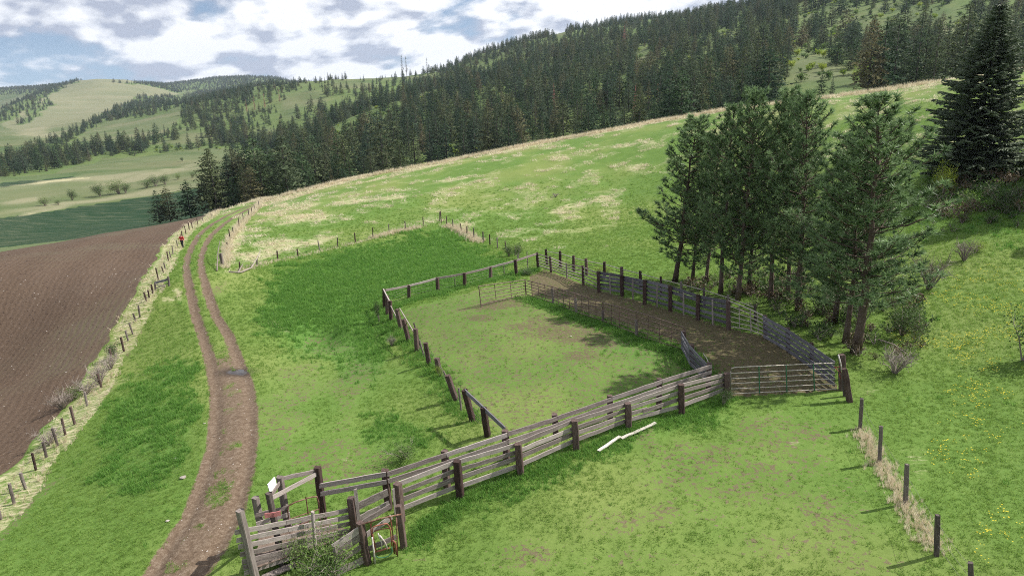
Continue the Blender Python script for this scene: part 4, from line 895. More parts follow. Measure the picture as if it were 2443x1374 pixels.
def spruce_mesh(seed,H,Rr,sprN=1.0,mat=None):
    r=random.Random(seed); tr=MB(); A_=[]; tr.tube([(0,0,H*k/8) for k in range(9)],[.02*H*(1-.93*k/8)+.01 for k in range(9)],7)
    z=H*.07
    while z<H*.99:
        f=z/H; L0=Rr*(1-f)**.85*(.75+.25*min(1,f/.15)); n=int(7+5*(1-f)); a0=r.uniform(0,6.28)
        for k in range(n):
            a=a0+6.283*k/n+r.uniform(-.25,.25); L_=L0*r.uniform(.7,1.18)+.15; d=Vector((math.cos(a),math.sin(a),0)); sdv=Vector((-d.y,d.x,0)); dr=.16+.28*(1-f)*r.uniform(.5,1.2)
            pts=[Vector((0,0,z))+d*(L_*t)+Vector((0,0,L_*(.32*f*t-dr*t+.42*t*t*dr*1.7))) for t in (0,.35,.7,1)]
            tr.tube(pts,[.012+.012*L_*.5,.014,.01,.005],3,False); ns=max(4,int(L_*5.5*sprN))
            for q in range(ns):
                t=.14+.86*q/(ns-1); i_=min(2,int(t*3)); c=pts[i_].lerp(pts[i_+1],t*3-i_)
                for sg in (-1,1):
                    l=(.26*L_*(1.05-t)+.28)*r.uniform(.6,1.25); e=(sdv*sg*r.uniform(.6,1)+d*r.uniform(.5,1)).normalized()*l+Vector((0,0,-.28*l+r.uniform(-.1,.1))); w=(d*.12+Vector((0,0,r.uniform(-.04,.04))))*r.uniform(.6,1.3)
                    for m_ in (.45,.75,1.0): 
                        g_=c+e*m_; u=(d*r.uniform(-.14,.14)+sdv*r.uniform(-.14,.14)+Vector((0,0,r.uniform(-.12,.02)))); A_.append((c+e*(m_-.45),g_+u,g_-u*.6+w))
                    A_.append((c-w,c+w,c+e)); A_.append((c+e*.5-w*.8,c+e*.5+Vector((0,0,-.16*r.random())),c+e*.9+w*.5))
        z+=r.uniform(.26,.4)*(.8+.5*(1-f))
    A_=np.array([[tuple(v) for v in t] for t in A_],np.float32).reshape(-1,3); return tr.mesh('spruce_trunk',M_barkd,True),clump(npmesh('spruce_crown',A_,np.arange(len(A_)).reshape(-1,3),mat or M_spruceN),10)
def conifer_proto(seed,H,Rr,mat,shape=.8,nw=17,dens=1.0,bare=.08):
    """forest conifer: ragged whorls of needle sprays around a trunk"""
    r=random.Random(seed); tr=MB(); tr.tube([(0,0,-.6),(0,0,H*.5),(0,0,H*.97)],[.016*H,.011*H,.02],5,False); A_=[]
    for w in range(nw):
        f=bare+(1-bare)*(w+r.uniform(0,.6))/nw; z=H*f; L0=Rr*max(.05,(1-f)**shape)*(.7+.3*min(1,(f-bare+.03)/.12)); n=int((6+3*(1-f))*dens); a0=r.uniform(0,6.28)
        for k in range(n):
            a=a0+6.283*k/n+r.uniform(-.35,.35); L_=L0*r.uniform(.6,1.2); d=Vector((math.cos(a),math.sin(a),0)); sdv=Vector((-d.y,d.x,0)); tip=Vector((0,0,z))+d*L_+Vector((0,0,L_*r.uniform(-.35,.2)))
            c0=Vector((0,0,z+.03*H)); hw=L_*.26+.25
            for q in range(8):
                t=.3+.1*q; c=c0.lerp(tip,t)+sdv*r.uniform(-.5,.5)*hw+Vector((0,0,r.uniform(-.25,.35))); s_=(.5+.45*(1-t))*(hw*.95)
                u=(d*r.uniform(.3,1)+sdv*r.uniform(-1,1)+Vector((0,0,r.uniform(-.5,.6))))*s_; v=(sdv*r.uniform(-1,1)+d*r.uniform(-.4,.4)+Vector((0,0,r.uniform(-.9,.3))))*s_*.8
                A_.append((c-u*.5,c+v,c+u)); A_.append((c-v*.4,c+u*.7,c+v*.9-u*.3))
    for k in range(5): a=r.uniform(0,6.28); A_.append((Vector((0,0,H*.86)),Vector((math.cos(a)*.3,math.sin(a)*.3,H*.9)),Vector((0,0,H*1.0))))
    A_=np.array([[tuple(v) for v in t] for t in A_],np.float32).reshape(-1,3)
    return tr.mesh('conifer_trunk',M_barkd),clump(npmesh('conifer_crown',A_,np.arange(len(A_)).reshape(-1,3),mat),16)
def joined(name,tm,cm):
    va=np.empty(len(tm.vertices)*3,np.float32); tm.vertices.foreach_get('co',va); vb=np.empty(len(cm.vertices)*3,np.float32); cm.vertices.foreach_get('co',vb)
    fa_=np.array([tuple(p.vertices) for p in tm.polygons]); fb_=np.arange(len(cm.vertices)).reshape(-1,3)+len(tm.vertices)
    me=npmesh(name,np.concatenate([va,vb]).reshape(-1,3),np.concatenate([fa_,fb_]),mats=[tm.materials[0],cm.materials[0]],midx=[0]*len(fa_)+[1]*len(fb_)); return clump(me,16)
def bush_mesh(seed,R_,H,mat,n=420,leaf=.09,stems=7,bare=False):
    r=random.Random(seed); tr=MB(); A_=[]; ends=[]
    for k in range(stems):
        a=r.uniform(0,6.28); e=Vector((math.cos(a)*R_*r.uniform(.2,.9),math.sin(a)*R_*r.uniform(.2,.9),H*r.uniform(.5,1))); m_=e*.5+Vector((0,0,H*.12)); tr.tube([(0,0,-.1),m_,e],[.03,.018,.006],4,False); ends+= [e,m_]
        for q in range(5 if not bare else 12):
            b=m_.lerp(e,r.random()); t=b+rv(r,.35*R_)+Vector((0,0,.15*H)); tr.tube([b,t],[.009,.003],3,False); ends.append(t)
    if not bare:
        for _ in range(n):
            e=r.choice(ends); c=e+rv(r,.22*R_+.06); u=rv(r,leaf); v=rv(r,leaf); A_.append((c,c+u,c+v)); 
    t=tr.mesh('stems',M_twig)
    if bare: return t,None
    A_=np.array([[tuple(v) for v in q] for q in A_],np.float32).reshape(-1,3); return t,npmesh('leaves',A_,np.arange(len(A_)).reshape(-1,3),mat)
def place(name,tm,cm,loc,label,cat,group=None,s=1,rz=0,pt='trunk',pc_='crown',sz=None,tilt=(0,0)):
    th=bpy.data.objects.new(name,None); COL.objects.link(th); tag(th,label,cat,group)
    th.matrix_basis=Matrix.Translation(Vector(loc))@Euler((tilt[0],tilt[1],rz)).to_matrix().to_4x4()@Matrix.Diagonal((s,s,(sz or s),1))
    for n_,m_ in ((pt,tm),(pc_,cm)):
        if m_ is None: continue
        o=bpy.data.objects.new(n_,m_); COL.objects.link(o); o.parent=th
    return th
# ---- pine grove ----
grove=[((1610,673),(1664,285),'leftmost pine of the grove, broad and bushy to the left'),((1652,668),(1690,330),'second pine from the left in the grove'),((1684,680),(1712,330),'slim pine between the second and fourth trunks of the grove'),((1719,702),(1742,258),'fourth pine from the left, its pointed top above the second'),((1760,718),(1800,225),'pine whose top carries a single round tuft on a bare leader'),((1788,694),(1830,290),'straight pine just right of the round-tufted one'),((1838,718),(1886,218),'tall pine with a trunk leaning right near the middle of the grove'),((1880,718),(1915,262),'pine with a pinkish trunk in the middle of the grove'),((1905,741),(1953,228),'tall pine right of the pinkish trunk, dense pointed top'),((1991,770),(2040,330),'rear pine of the right-hand cluster'),((2017,817),(2060,360),'pine immediately left of the rightmost one, thick trunk'),((2041,841),(2088,238),'rightmost pine of the grove, widest crown, brown shoots at its top')]
PM=[pine_mesh(50+k,12.0,d_) for k,d_ in enumerate((.85,.8,.75,.85))]
for k,(b,t,lb) in enumerate(grove):
    B_=Vector(G(*b)); T_=vpt(B_,*t); H_=(T_-B_).length; s_=H_/12.0; tm,cm=PM[(0,2,1,3,0,2,1,3,2,0,1,3)[k]]
    ax=(T_-B_).normalized(); q_=Vector((0,0,1)).rotation_difference(ax).to_matrix().to_4x4()
    th=place('pine_tree',tm,cm,B_,lb,'pine tree','young pines in the grove behind the corral')
    wd={0:1.25,11:1.42,10:1.15,9:1.15,8:1.1}.get(k,.95)
    th.matrix_basis=Matrix.Translation(B_)@q_@Matrix.Rotation(k*2.1,4,'Z')@Matrix.Diagonal((s_*wd,s_*wd,s_,1))
# ---- big spruce ----
SM=spruce_mesh(3,15.5,5.6)
B_=Vector(G(2318,400)); T_=vpt(B_,2392,-15); ax=(T_-B_).normalized(); th=place('spruce_tree',*SM,B_,'large dark spruce with layered drooping branches at the right edge','spruce tree')
s_=(T_-B_).length/15.5; th.matrix_basis=Matrix.Translation(B_-Vector((0,0,.8)))@Vector((0,0,1)).rotation_difference(ax).to_matrix().to_4x4()@Matrix.Diagonal((s_*1.04,s_*1.04,s_,1))
B_=Vector(G(2640,440)); place('spruce_tree',*SM,B_-Vector((0,0,.8)),'dark spruce standing just outside the right edge, throwing its shadow into view','spruce tree',s=.95,rz=2)
B_=Vector(G(2720,530)); place('spruce_tree',*SM,B_,'smaller spruce outside the right edge, nearer than the other one','spruce tree',s=.62,rz=1)
print('near trees',round(time.time()-T0,1))
# ---- forest ----
CPr=[conifer_proto(500+k,20,[5.8,6.6,5.2,7.2,6.2,4.8][k],M_conA,[.62,.52,.78,.45,.6,.85][k],[17,18,18,16,19,18][k],1.15,[.06,.1,.05,.14,.08,.05][k]) for k in range(6)]
DPr=[conifer_proto(700,20,2.4,M_dead,.8,15,.7,.15),conifer_proto(701,20,2.2,M_conA,.5,13,.5,.25)]
rng=np.random.default_rng(5)
def jgrid(cell,dlo,dhi,amax):
    xs=np.arange(-dhi*.8,dhi*.8,cell); ys=np.arange(dlo*.6,dhi,cell); X,Y=np.meshgrid(xs,ys); X=(X+rng.uniform(-.5,.5,X.shape)*cell*.95).ravel(); Y=(Y+rng.uniform(-.5,.5,Y.shape)*cell*.95).ravel()
    D_=np.hypot(X,Y); a=np.abs(np.arctan2(X,Y)); m_=(D_>dlo)&(D_<dhi)&(a<amax); return X[m_],Y[m_]
CUM=np.maximum.accumulate((Z-CAM_H)/DST[None],1)
TX,TY,TZ,TH=[],[],[],[]
for cell,dlo,dhi in ((8.8,232,520),(10.2,520,1000),(12,1000,1900),(17,1900,6500)):
    X,Y=jgrid(cell,dlo,dhi,math.radians(50)); zz=gm(Z,X,Y); px,py=project(np.stack([X,Y,zz],-1)); k1=fbm(X*.012,Y*.012,21); k2=fbm(X*.028,Y*.028,31)
    f=forest_at(px,py,k1)
    thin=np.where((px>1880)&(py<130),.75,1.0)*np.where((px>600)&(px<960)&(py<330)&(py>180),.5,1.0)*np.where((px<900)&(py>330)&(px>640)&(D_<0 if False else True),.95,1)
    k3=fbm(X*.06,Y*.06,37); keep=rng.random(len(X))<f*thin*np.clip(1.05+3.3*(k2-.5)+3.2*(k3-.5),.08,1)
    keep|=(rng.random(len(X))<.02)&(f>0.02)
    keep&=~((px>1855)&(px<2065)&(np.hypot(X,Y)<335)&(rng.random(len(X))<.85))
    X,Y,zz,px,py=X[keep],Y[keep],zz[keep],px[keep],py[keep]; h=(6.5+15*rng.random(len(X))**1.1)*np.where(dlo>=1000,.78 if dlo<1900 else .85,1.0); h=np.where(rng.random(len(X))<.15,h*.55,h)
    h*=np.where((px<900)&(np.hypot(X,Y)<420),1.05,1); TX.append(X);TY.append(Y);TZ.append(zz);TH.append(h)
X,Y,Zt,Ht=map(np.concatenate,(TX,TY,TZ,TH))
# single trees read off the photograph (base pixel, height px)
SP=[((382,532),72,'leftmost of three dark conifers standing at the edge of the ploughed field'),((408,534),78,'middle one of three dark conifers at the edge of the ploughed field'),((456,520),84,'dark conifer right of the pair at the edge of the ploughed field'),
 ((515,508),140,'narrow dark conifer at the left end of the tall clump behind the road end'),((556,500),120,'rounded dark conifer second in the tall clump behind the road end'),((585,498),118,'dark conifer in the middle of the tall clump behind the road end'),((622,486),145,'tallest broad conifer of the clump directly behind the road end')]
def sized(basepx,hpx,D_):
    r=ray(*basepx); h=math.hypot(r[0],r[1]); x,y=r[0]/h*D_,r[1]/h*D_; z=gz(x,y); return x,y,z
spec=[]
for (b,hp,lb) in SP:
    D_=255; x,y,z=sized(b,hp,D_); zb=CAM_H+D_*(ray(*b)[2]/math.hypot(*ray(*b)[:2])); H_=hp*D_/1650/1.0+max(0,zb-z); spec.append((x,y,z,H_,lb,zb-z))
top=Zt+Ht; D_=np.hypot(X,Y); A0=np.arctan2(X,Y); cum=gm(CUM,X,Y)
vis=((top-CAM_H)/D_-cum); px,py=project(np.stack([X,Y,top],-1)); px2,py2=project(np.stack([X,Y,Zt],-1))
score=np.minimum(vis*1650,Ht/D_*1650)*((px>-20)&(px<2463)&(py2>0)&(py<1374)&(vis>0))
order=np.argsort(-score); N_IND=286; ind=order[:N_IND]; rest=np.setdiff1d(np.arange(len(X)),ind)
rest=rest[(vis[rest]>-.004)]
print('trees',len(X),'rest',len(rest),'min ind px',score[order[N_IND]])
def zone(x,y,D,h):
    if x<300: w='in the wooded strip at the far left of the valley'
    elif x<500: w='on the wooded foot slope behind the valley shrubs'
    elif x<720: w='behind the road end and the tall dark clump'
    elif x<900: w='behind the low left stretch of the ridge line'
    elif x<1100: w='behind the ridge line above the far pasture corner'
    elif x<1300: w='behind the ridge line, up-slope of the pen'
    elif x<1500: w='behind the ridge line above the rail fence'
    elif x<1700: w='behind the ridge line above the left pines of the grove'
    elif x<1870: w='between the pine grove tops and the grassy knoll'
    elif x<2060: w='on or beside the grassy knoll'
    else: w='on the slope between the knoll and the big spruce'
    a=('front-row' if D<300 else 'second-row' if D<420 else 'upper-slope'); s_=('tall' if h>17.5 else 'mid-sized' if h>12.5 else 'short')
    lb=s_+' '+a+' conifer '+w; return (lb,'conifers: '+lb)
for k in ind:
    lb,gp_=zone(px2[k],py2[k],D_[k],Ht[k]); v=int(rng.integers(6)); s_=Ht[k]/20; wv=s_*rng.uniform(.85,1.2)
    th=place('conifer_tree',*CPr[v],(X[k],Y[k],Zt[k]-.3),lb,'conifer',gp_,s=wv,sz=s_,rz=float(rng.uniform(0,6.28)))
for (x,y,z,H_,lb,e) in spec:
    v=(3,1,4)[len(lb)%3]; place('conifer_tree',*CPr[v],(x,y,z-.2),lb,'conifer',None,s=H_/20*1.15,sz=H_/20,rz=x)
def at_px(p,D_): r=ray(*p); h=math.hypot(r[0],r[1]); x,y=r[0]/h*D_,r[1]/h*D_; return Vector((x,y,gz(x,y)))
for p,hp,lb in [((1322,262),44,'reddish dead conifer above the middle of the ridge line'),((1515,290),60,'larger red dead conifer with two tips, left of the pine grove'),((1568,262),46,'slim pinkish dead conifer right of the larger red one'),((1489,118),40,'small pinkish dead conifer high on the wooded hill'),((609,268),26,'red-needled dead conifer on the left part of the wooded hill, middle of three'),((633,262),26,'bright red dead conifer, right one of three on the left part of the hill'),((590,272),24,'dull red dead conifer, left one of three on the left part of the hill'),((668,246),22,'small red dead conifer above the sparse green slope')]:
    g=G(p[0],p[1],dmin=235)
    if g is None: continue
    d_=math.hypot(g[0],g[1]); H_=hp*d_/1650; place('dead_conifer',*DPr[0],g,lb,'dead tree','dead red conifers scattered in the forest',s=H_/20*1.3)
for p,hp,lb in [((961,172),36,'tall sparse conifer standing out on the skyline, left of two'),((971,172),32,'tall sparse conifer standing out on the skyline, right of two'),((1020,168),26,'sparse conifer on the skyline right of the tall pair')]:
    g=G(p[0],p[1]+14,dmin=400)
    if g is None: continue
    d_=math.hypot(g[0],g[1]); H_=(hp+14)*d_/1650; place('conifer_tree',*DPr[1],g,lb,'conifer',None,s=H_/20)
# ---- instancing for what is beyond counting ----
def gn_scatter(name,protos,P,sc,rz,idx,label,kind='stuff',tilt=None,sxy=None):
    col=bpy.data.collections.new(name+'_kinds')
    for k,m_ in enumerate(protos):
        o=bpy.data.objects.new('%s_kind_%02d'%(name,k),m_); col.objects.link(o)
    me=bpy.data.meshes.new(name); me.vertices.add(len(P)); me.vertices.foreach_set('co',np.asarray(P,np.float32).ravel())
    S3=np.stack([sc if sxy is None else sxy,sc if sxy is None else sxy,sc],-1).astype(np.float32); R3_=np.stack([np.zeros(len(P)) if tilt is None else tilt[:,0],np.zeros(len(P)) if tilt is None else tilt[:,1],rz],-1).astype(np.float32)
    a=me.attributes.new('sc','FLOAT_VECTOR','POINT'); a.data.foreach_set('vector',S3.ravel()); a=me.attributes.new('rot','FLOAT_VECTOR','POINT'); a.data.foreach_set('vector',R3_.ravel()); a=me.attributes.new('idx','INT','POINT'); a.data.foreach_set('value',np.asarray(idx,np.int32))
    ng=bpy.data.node_groups.new(name,'GeometryNodeTree'); ng.interface.new_socket('Geometry',in_out='INPUT',socket_type='NodeSocketGeometry'); ng.interface.new_socket('Geometry',in_out='OUTPUT',socket_type='NodeSocketGeometry')
    N=ng.nodes.new; L=ng.links.new; gi=N('NodeGroupInput'); go=N('NodeGroupOutput'); ip=N('GeometryNodeInstanceOnPoints'); ci=N('GeometryNodeCollectionInfo'); ci.inputs['Collection'].default_value=col; ci.inputs['Separate Children'].default_value=True; ci.inputs['Reset Children'].default_value=True
    def at(n_,t): q=N('GeometryNodeInputNamedAttribute'); q.data_type=t; q.inputs[0].default_value=n_; return q.outputs[0]
    e2r=N('FunctionNodeEulerToRotation'); L(at('rot','FLOAT_VECTOR'),e2r.inputs[0]); L(gi.outputs[0],ip.inputs['Points']); L(ci.outputs[0],ip.inputs['Instance']); ip.inputs['Pick Instance'].default_value=True; L(at('idx','INT'),ip.inputs['Instance Index']); L(e2r.outputs[0],ip.inputs['Rotation']); L(at('sc','FLOAT_VECTOR'),ip.inputs['Scale']); L(ip.outputs[0],go.inputs[0])
    o=bpy.data.objects.new(name,me); COL.objects.link(o); md=o.modifiers.new('scatter','NODES'); md.node_group=ng; tag(o,label,None,None,kind); o['category']='vegetation'; return o
FP=[joined('forest_conifer_%d'%k,*c) for k,c in enumerate(CPr)]
sc=Ht[rest]/20; gn_scatter('forest_conifers',FP,np.stack([X[rest],Y[rest],Zt[rest]-.3],-1),sc,rng.uniform(0,6.28,len(rest)),rng.integers(0,6,len(rest)),'mass of distant green conifers covering the hills behind the ridge',sxy=sc*rng.uniform(.85,1.25,len(rest)))
# shrubs in the forest clearings and valley
BU=[joined('shrub_%d'%k,*bush_mesh(40+k,1.6,1.7,m_,260,.42,6)) for k,m_ in enumerate((M_bush,M_bushy,M_bush))]
X2,Y2=jgrid(9,240,900,math.radians(48)); z2=gm(Z,X2,Y2); p2x,p2y=project(np.stack([X2,Y2,z2],-1)); f2=forest_at(p2x,p2y,fbm(X2*.012,Y2*.012,21)); infor=np.zeros(len(X2),bool)
for p in FOREST[:2]: infor|=inpoly(p2x,p2y,p)
k_=infor&(rng.random(len(X2))<.5*np.clip(1.15-f2,0,1)); X2,Y2,z2=X2[k_],Y2[k_],z2[k_]
gn_scatter('clearing_shrubs',BU,np.stack([X2,Y2,z2],-1),rng.uniform(.6,1.7,len(X2)),rng.uniform(0,6.28,len(X2)),rng.integers(0,3,len(X2)),'light green undergrowth in the forest clearings')
# ---- named shrubs ----
BM=[bush_mesh(60,1,1.2,M_bush,2200,.055,11),bush_mesh(61,1,1.3,M_bushd,2200,.06,11),bush_mesh(62,1,1.2,M_bushy,2000,.06,11),bush_mesh(63,1,1.1,None,0,0,22,True)]
def shrub(px_y,kind,w,h,label,cat='shrub',group=None,dmin=8,name='shrub'):
    g=G(px_y[0],px_y[1],dmin); 
    if g is None: return
    t,c=BM[kind]; place(name,t,c,g,label,cat,group,s=w,sz=h,rz=px_y[0],pt='stems',pc_='leaves')
shrub((277,852),1,.7,.7,'small leafy green bush against the field fence')
shrub((180,950),0,.8,.6,'green bramble bush in the tangle beside the field fence')
shrub((205,940),3,1.2,.9,'grey tangle of bare stems beside the field fence')
shrub((240,915),3,1.0,1.2,'tall bare brush around the fence posts beside the field')
shrub((265,880),3,.9,.9,'upper clump of bare brush beside the field fence')
shrub((150,975),3,1.2,1.0,'pale bare branching stems leaning over the field')
shrub((120,1060),3,1.0,.8,'lower pale bare stems at the edge of the field')
shrub((1725,967),1,.55,.5,'small green bush at the left foot of the green gate')
shrub((1214,612),1,1.0,.8,'green bush on the cross fence near the corral corner')
shrub((1236,618),1,.9,1.0,'taller twiggy green bush beside the corral corner')
shrub((905,768),1,.35,1.1,'tall dark weed standing at the left fence of the pen')
shrub((935,825),3,.5,.6,'brown twiggy weed below the left fence of the pen')
shrub((1050,900),2,.3,.5,'yellow-green leafy sprig at a left pen post')
shrub((965,1095),0,1.0,.6,'low grey-green bush behind the lane',)
shrub((765,1362),0,1.3,1.0,'leafy green shrub growing through the loading chute')
shrub((800,1385),0,1.3,.7,'spreading green shrub at the foot of the headgate boards')
shrub((720,1350),0,.5,.8,'small leafy sprig on the chute side rails')
shrub((2135,890),3,1.3,1.1,'rounded grey thorny brush on the slope right of the corner post')
shrub((2300,622),3,1.1,1.3,'twiggy shrub with budding branches below the spruce shadow')
shrub((2330,600),2,.8,.5,'budding green sprays arching right of the twiggy shrub')
shrub((2252,470),2,1.1,2.0,'tall light green sapling at the edge of the spruce shadow')
shrub((2215,690),3,1.6,2.0,'bare grey bush right of the rightmost pine')
shrub((2150,800),1,1.5,1.2,'dark green bush at the foot of the rightmost pine')
shrub((2060,770),1,1.6,.9,'low green undergrowth between the right-hand trunks')
shrub((1950,740),1,1.5,.8,'green undergrowth behind the bend of the alley')
shrub((2440,860),1,1.6,1.6,'dark bush cut off by the right edge in the flowery slope')
shrub((2400,500),1,2.0,1.2,'low dark shrub under the big spruce')
shrub((1440,655),2,.8,.5,'yellow-green weeds behind the outer alley fence')
shrub((1325,470),3,.9,.5,'brownish weed clump on the open meadow')
shrub((1258,655),1,1.0,.35,'low green weeds at the far end of the dirt alley')
for k,(p,w,h) in enumerate([((285,463),8,6),((240,469),6,5),((350,449),5,4),((372,445),6,5),((395,441),5,4),((425,428),3.5,3),((458,425),2.5,3),((172,478),4,4),((108,492),5,3.5),((140,489),2.5,2),((300,462),5,4),((395,360),9,7),((320,372),6,4),((435,385),3,2.5)]):
    shrub(p,(0,1,0)[k%3],w*.85,h*.85,'round green shrub in the line of bushes crossing the valley meadow','shrub','shrubs in the valley meadow',dmin=240,name='meadow_shrub')
g=G(2062,205,dmin=235); place('leafy_tree',*BM[2],g if g is not None else at_px((2062,200),280),'bright yellow-green leafy tree in front of the conifers near the knoll','tree',s=4.5,sz=5.5,pt='trunk')
shrub((660,468),2,1.6,1.2,'bright green bush on the ridge line behind the road end')
print('forest',round(time.time()-T0,1))
# ---- grass ----
def tuft_mesh(seed,n,h,w,spread,lean,mat,seedhead=False):
    r=random.Random(seed); A_=[]
    for _ in range(n):
        a=r.uniform(0,6.28); b=Vector((math.cos(a),math.sin(a),0))*spread*math.sqrt(r.random()); d=Vector((r.uniform(-1,1),r.uniform(-1,1),0))*lean; hh=h*r.uniform(.5,1.15); s=Vector((-math.sin(a),math.cos(a),0))*w*r.uniform(.6,1.2)
        m_=b+d*.35*hh+Vector((0,0,hh*.6)); e=b+d*hh+Vector((0,0,hh)); A_.append((b-s,b+s,m_+s*.7)); A_.append((b-s,m_+s*.7,m_-s*.7)); A_.append((m_-s*.7,m_+s*.7,e))
    A_=np.array([[tuple(v) for v in q] for q in A_],np.float32).reshape(-1,3); return npmesh('grass_tuft',A_,np.arange(len(A_)).reshape(-1,3),mat)
def near_points(n,dlo,dhi,amax=43,pw=1.0):
    D_=(dlo**(2-pw)+(dhi**(2-pw)-dlo**(2-pw))*rng.random(n))**(1/(2-pw)); a=np.radians(rng.uniform(-amax,amax,n)); x,y=D_*np.sin(a),D_*np.cos(a); return x,y
TGa=[tuft_mesh(k,15,.10,.009,.13,.8,M_grassA) for k in range(4)]; TGb=[tuft_mesh(10+k,16,.19,.010,.15,.7,M_grassB) for k in range(4)]; TGd=[tuft_mesh(20+k,14,.55,.010,.12,.45,M_grassD) for k in range(4)]; TGf=[tuft_mesh(30+k,18,.13,.009,.22,1.6,M_grassD) for k in range(3)]
x,y=near_points(320000,15,120,50,.95); cs,cd,cl=gm(cov1[...,0],x,y),gm(cov1[...,1],x,y),gm(cov1[...,2],x,y); cb,cr2=gm(cov2[...,0],x,y),gm(cov2[...,1],x,y); pat=fbm(x*.9,y*.9,77)
ok=(cs<.3)&(cr2<.42+.3*pat)&(rng.random(len(x))<1-np.clip(cb*1.6,0,.93))&(rng.random(len(x))<1-smooth(np.hypot(x,y),60,118)*.85); isl=rng.random(len(x))<smooth(cl+(pat-.5)*1.0,.22,.72)
def emit(name,T_,m_,smin,smax,lb,k=1.0):
    xx,yy=x[m_],y[m_]; D_=np.hypot(xx,yy); s_=rng.uniform(smin,smax,len(xx))*(1+np.clip((D_-30)/60,0,2)*k); gn_scatter(name,T_,np.stack([xx,yy,gm(Z,xx,yy)-.01],-1),s_,rng.uniform(0,6.28,len(xx)),rng.integers(0,len(T_),len(xx)),lb)
emit('pasture_grass',TGa,ok&~isl&(rng.random(len(x))<1-1.5*np.clip(cd,0,.6)),.4,.95,'short green grass covering the ridge around the corral')
emit('lush_grass',TGb,ok&isl,.6,1.3,'thick dark green grass in the hollows')
dd1=gm(full(np.abs(dF+0)),x,y)
x,y=near_points(145000,15,190,49,1.0); cd=gm(cov1[...,1],x,y); cs=gm(cov1[...,0],x,y); cr2=gm(cov2[...,1],x,y); dfp=gm(full(dF,99),x,y); sk_=fbm(x*.5+y*.2,y*1.6,81); pxx,pyy=project(np.stack([x,y,gm(Z,x,y)],-1))
strip=(dfp>-.35)&(dfp<.9)&(rng.random(len(x))<.75)
emit('dry_fence_grass',TGd,strip&(cr2<.3)&(rng.random(len(x))<.7),.25,.7,'tall straw-coloured dead grass along the field fence',.5)
emit('dry_meadow_grass',TGf,(cd*.9+(sk_-.5)*1.2>.5)&(rng.random(len(x))<.02+.38*smooth(np.hypot(x,y),45,90))&(cs<.2)&~strip&(cr2<.3),.7,1.6,'flattened straw-coloured grass patches in the meadow',.8)
def along(name,pts,wid,n,T_,lb,smin=.5,smax=1.1,dmin=8):
    global x,y
    L_=W2(pts,dmin); seg=np.hypot(*(L_[1:]-L_[:-1]).T); cumd=np.concatenate([[0],np.cumsum(seg)]); t=rng.uniform(0,cumd[-1],n); x=np.interp(t,cumd,L_[:,0])+rng.normal(0,wid,n); y=np.interp(t,cumd,L_[:,1])+rng.normal(0,wid,n); emit(name,T_,np.ones(n,bool),smin,smax,lb,.5)
along('dry_crest_grass',[p for p in [(565,488),(640,480),(700,462),(800,438),(930,411),(1060,388),(1230,353),(1400,323),(1560,293),(1730,265),(1900,245),(2000,231),(2100,219),(2230,199)]],.9,7000,TGd,'pale dead grass fringe along the crest of the ridge',.4,.95)
along('dry_road_grass',[(535,640),(543,595),(549,571),(557,561),(571,541),(594,518),(608,504),(624,484)],.35,1300,TGd,'dry grass along the fence right of the road',.35,.85)
along('dry_cross_grass',[(1005,542),(960,552),(930,558),(890,569)],.45,420,TGd,'dry grass under the left leg of the cross fence',.3,.7)
along('dry_crossing_grass',[(575,646),(613,636),(663,623),(711,614),(763,601),(805,591),(848,581),(890,571)],.4,420,TGd,'thin dry grass under the posts of the cross fence',.2,.5)
along('dry_corner_grass',[(1066,539),(1081,545),(1101,555),(1114,561),(1131,573),(1145,578)],.45,560,TGd,'dry grass under the right leg of the cross fence',.35,.85)
along('dry_post_grass',[(2052,1030),(2098,1108),(2160,1206),(2232,1310)],.22,700,TGd,'dry grass between the near fence posts',.25,.6)
along('lush_lane_grass',[(985,1300),(1100,1195),(1245,1138),(1377,1080),(1502,1029),(1628,995),(1735,955)],.3,1500,TGb,'fresh grass along the foot of the lane fence',.7,1.3)
along('lush_panel_grass',[(1255,712),(1320,733),(1373,755),(1439,778),(1519,810),(1629,845),(1690,900)],.5,1600,TGb,'fresh grass under the pipe panels',.7,1.4)
along('lush_back_grass',[(925,742),(1045,700),(1171,670),(1284,645)],.35,900,TGb,'fresh grass under the back fence of the pen',.8,1.5)
along('lush_left_grass',[(925,755),(957,795),(995,845),(1048,900),(1088,960),(1128,1008)],.4,700,TGb,'fresh grass at the left pen fence',.8,1.5)
# flowers
x,y=near_points(45000,18,75,43,1.0); pxx,pyy=project(np.stack([x,y,gm(Z,x,y)],-1)); den=np.clip(1.3-np.hypot((pxx-2330)/170,(pyy-790)/90),0,1)*.8+np.clip(1.2-np.hypot((pxx-2400)/150,(pyy-930)/90),0,1)*.35+np.clip(1.2-np.hypot((pxx-2380)/90,(pyy-1280)/80),0,1)*.10+np.clip(1.2-np.hypot((pxx-2350)/130,(pyy-700)/60),0,1)*.4+np.clip(1.2-np.hypot((pxx-2300)/100,(pyy-1060)/90),0,1)*.12
den*=smooth(fbm(x*.5,y*.5,91),.4,.6)
FLW=[tuft_mesh(60+k,5,.22,.05,.12,.6,M_yellow) for k in range(2)]
def flower_mesh(seed):
    r=random.Random(seed); A_=[]
    for _ in range(3):
        c=Vector((r.uniform(-.12,.12),r.uniform(-.12,.12),r.uniform(.14,.26)))
        for k in range(5): a=6.283*k/5; A_.append((c,c+Vector((math.cos(a),math.sin(a),.2))*.028,c+Vector((math.cos(a+1),math.sin(a+1),.2))*.028))
    A_=np.array([[tuple(v) for v in q] for q in A_],np.float32).reshape(-1,3); return npmesh('flower_heads',A_,np.arange(len(A_)).reshape(-1,3),M_yellow)
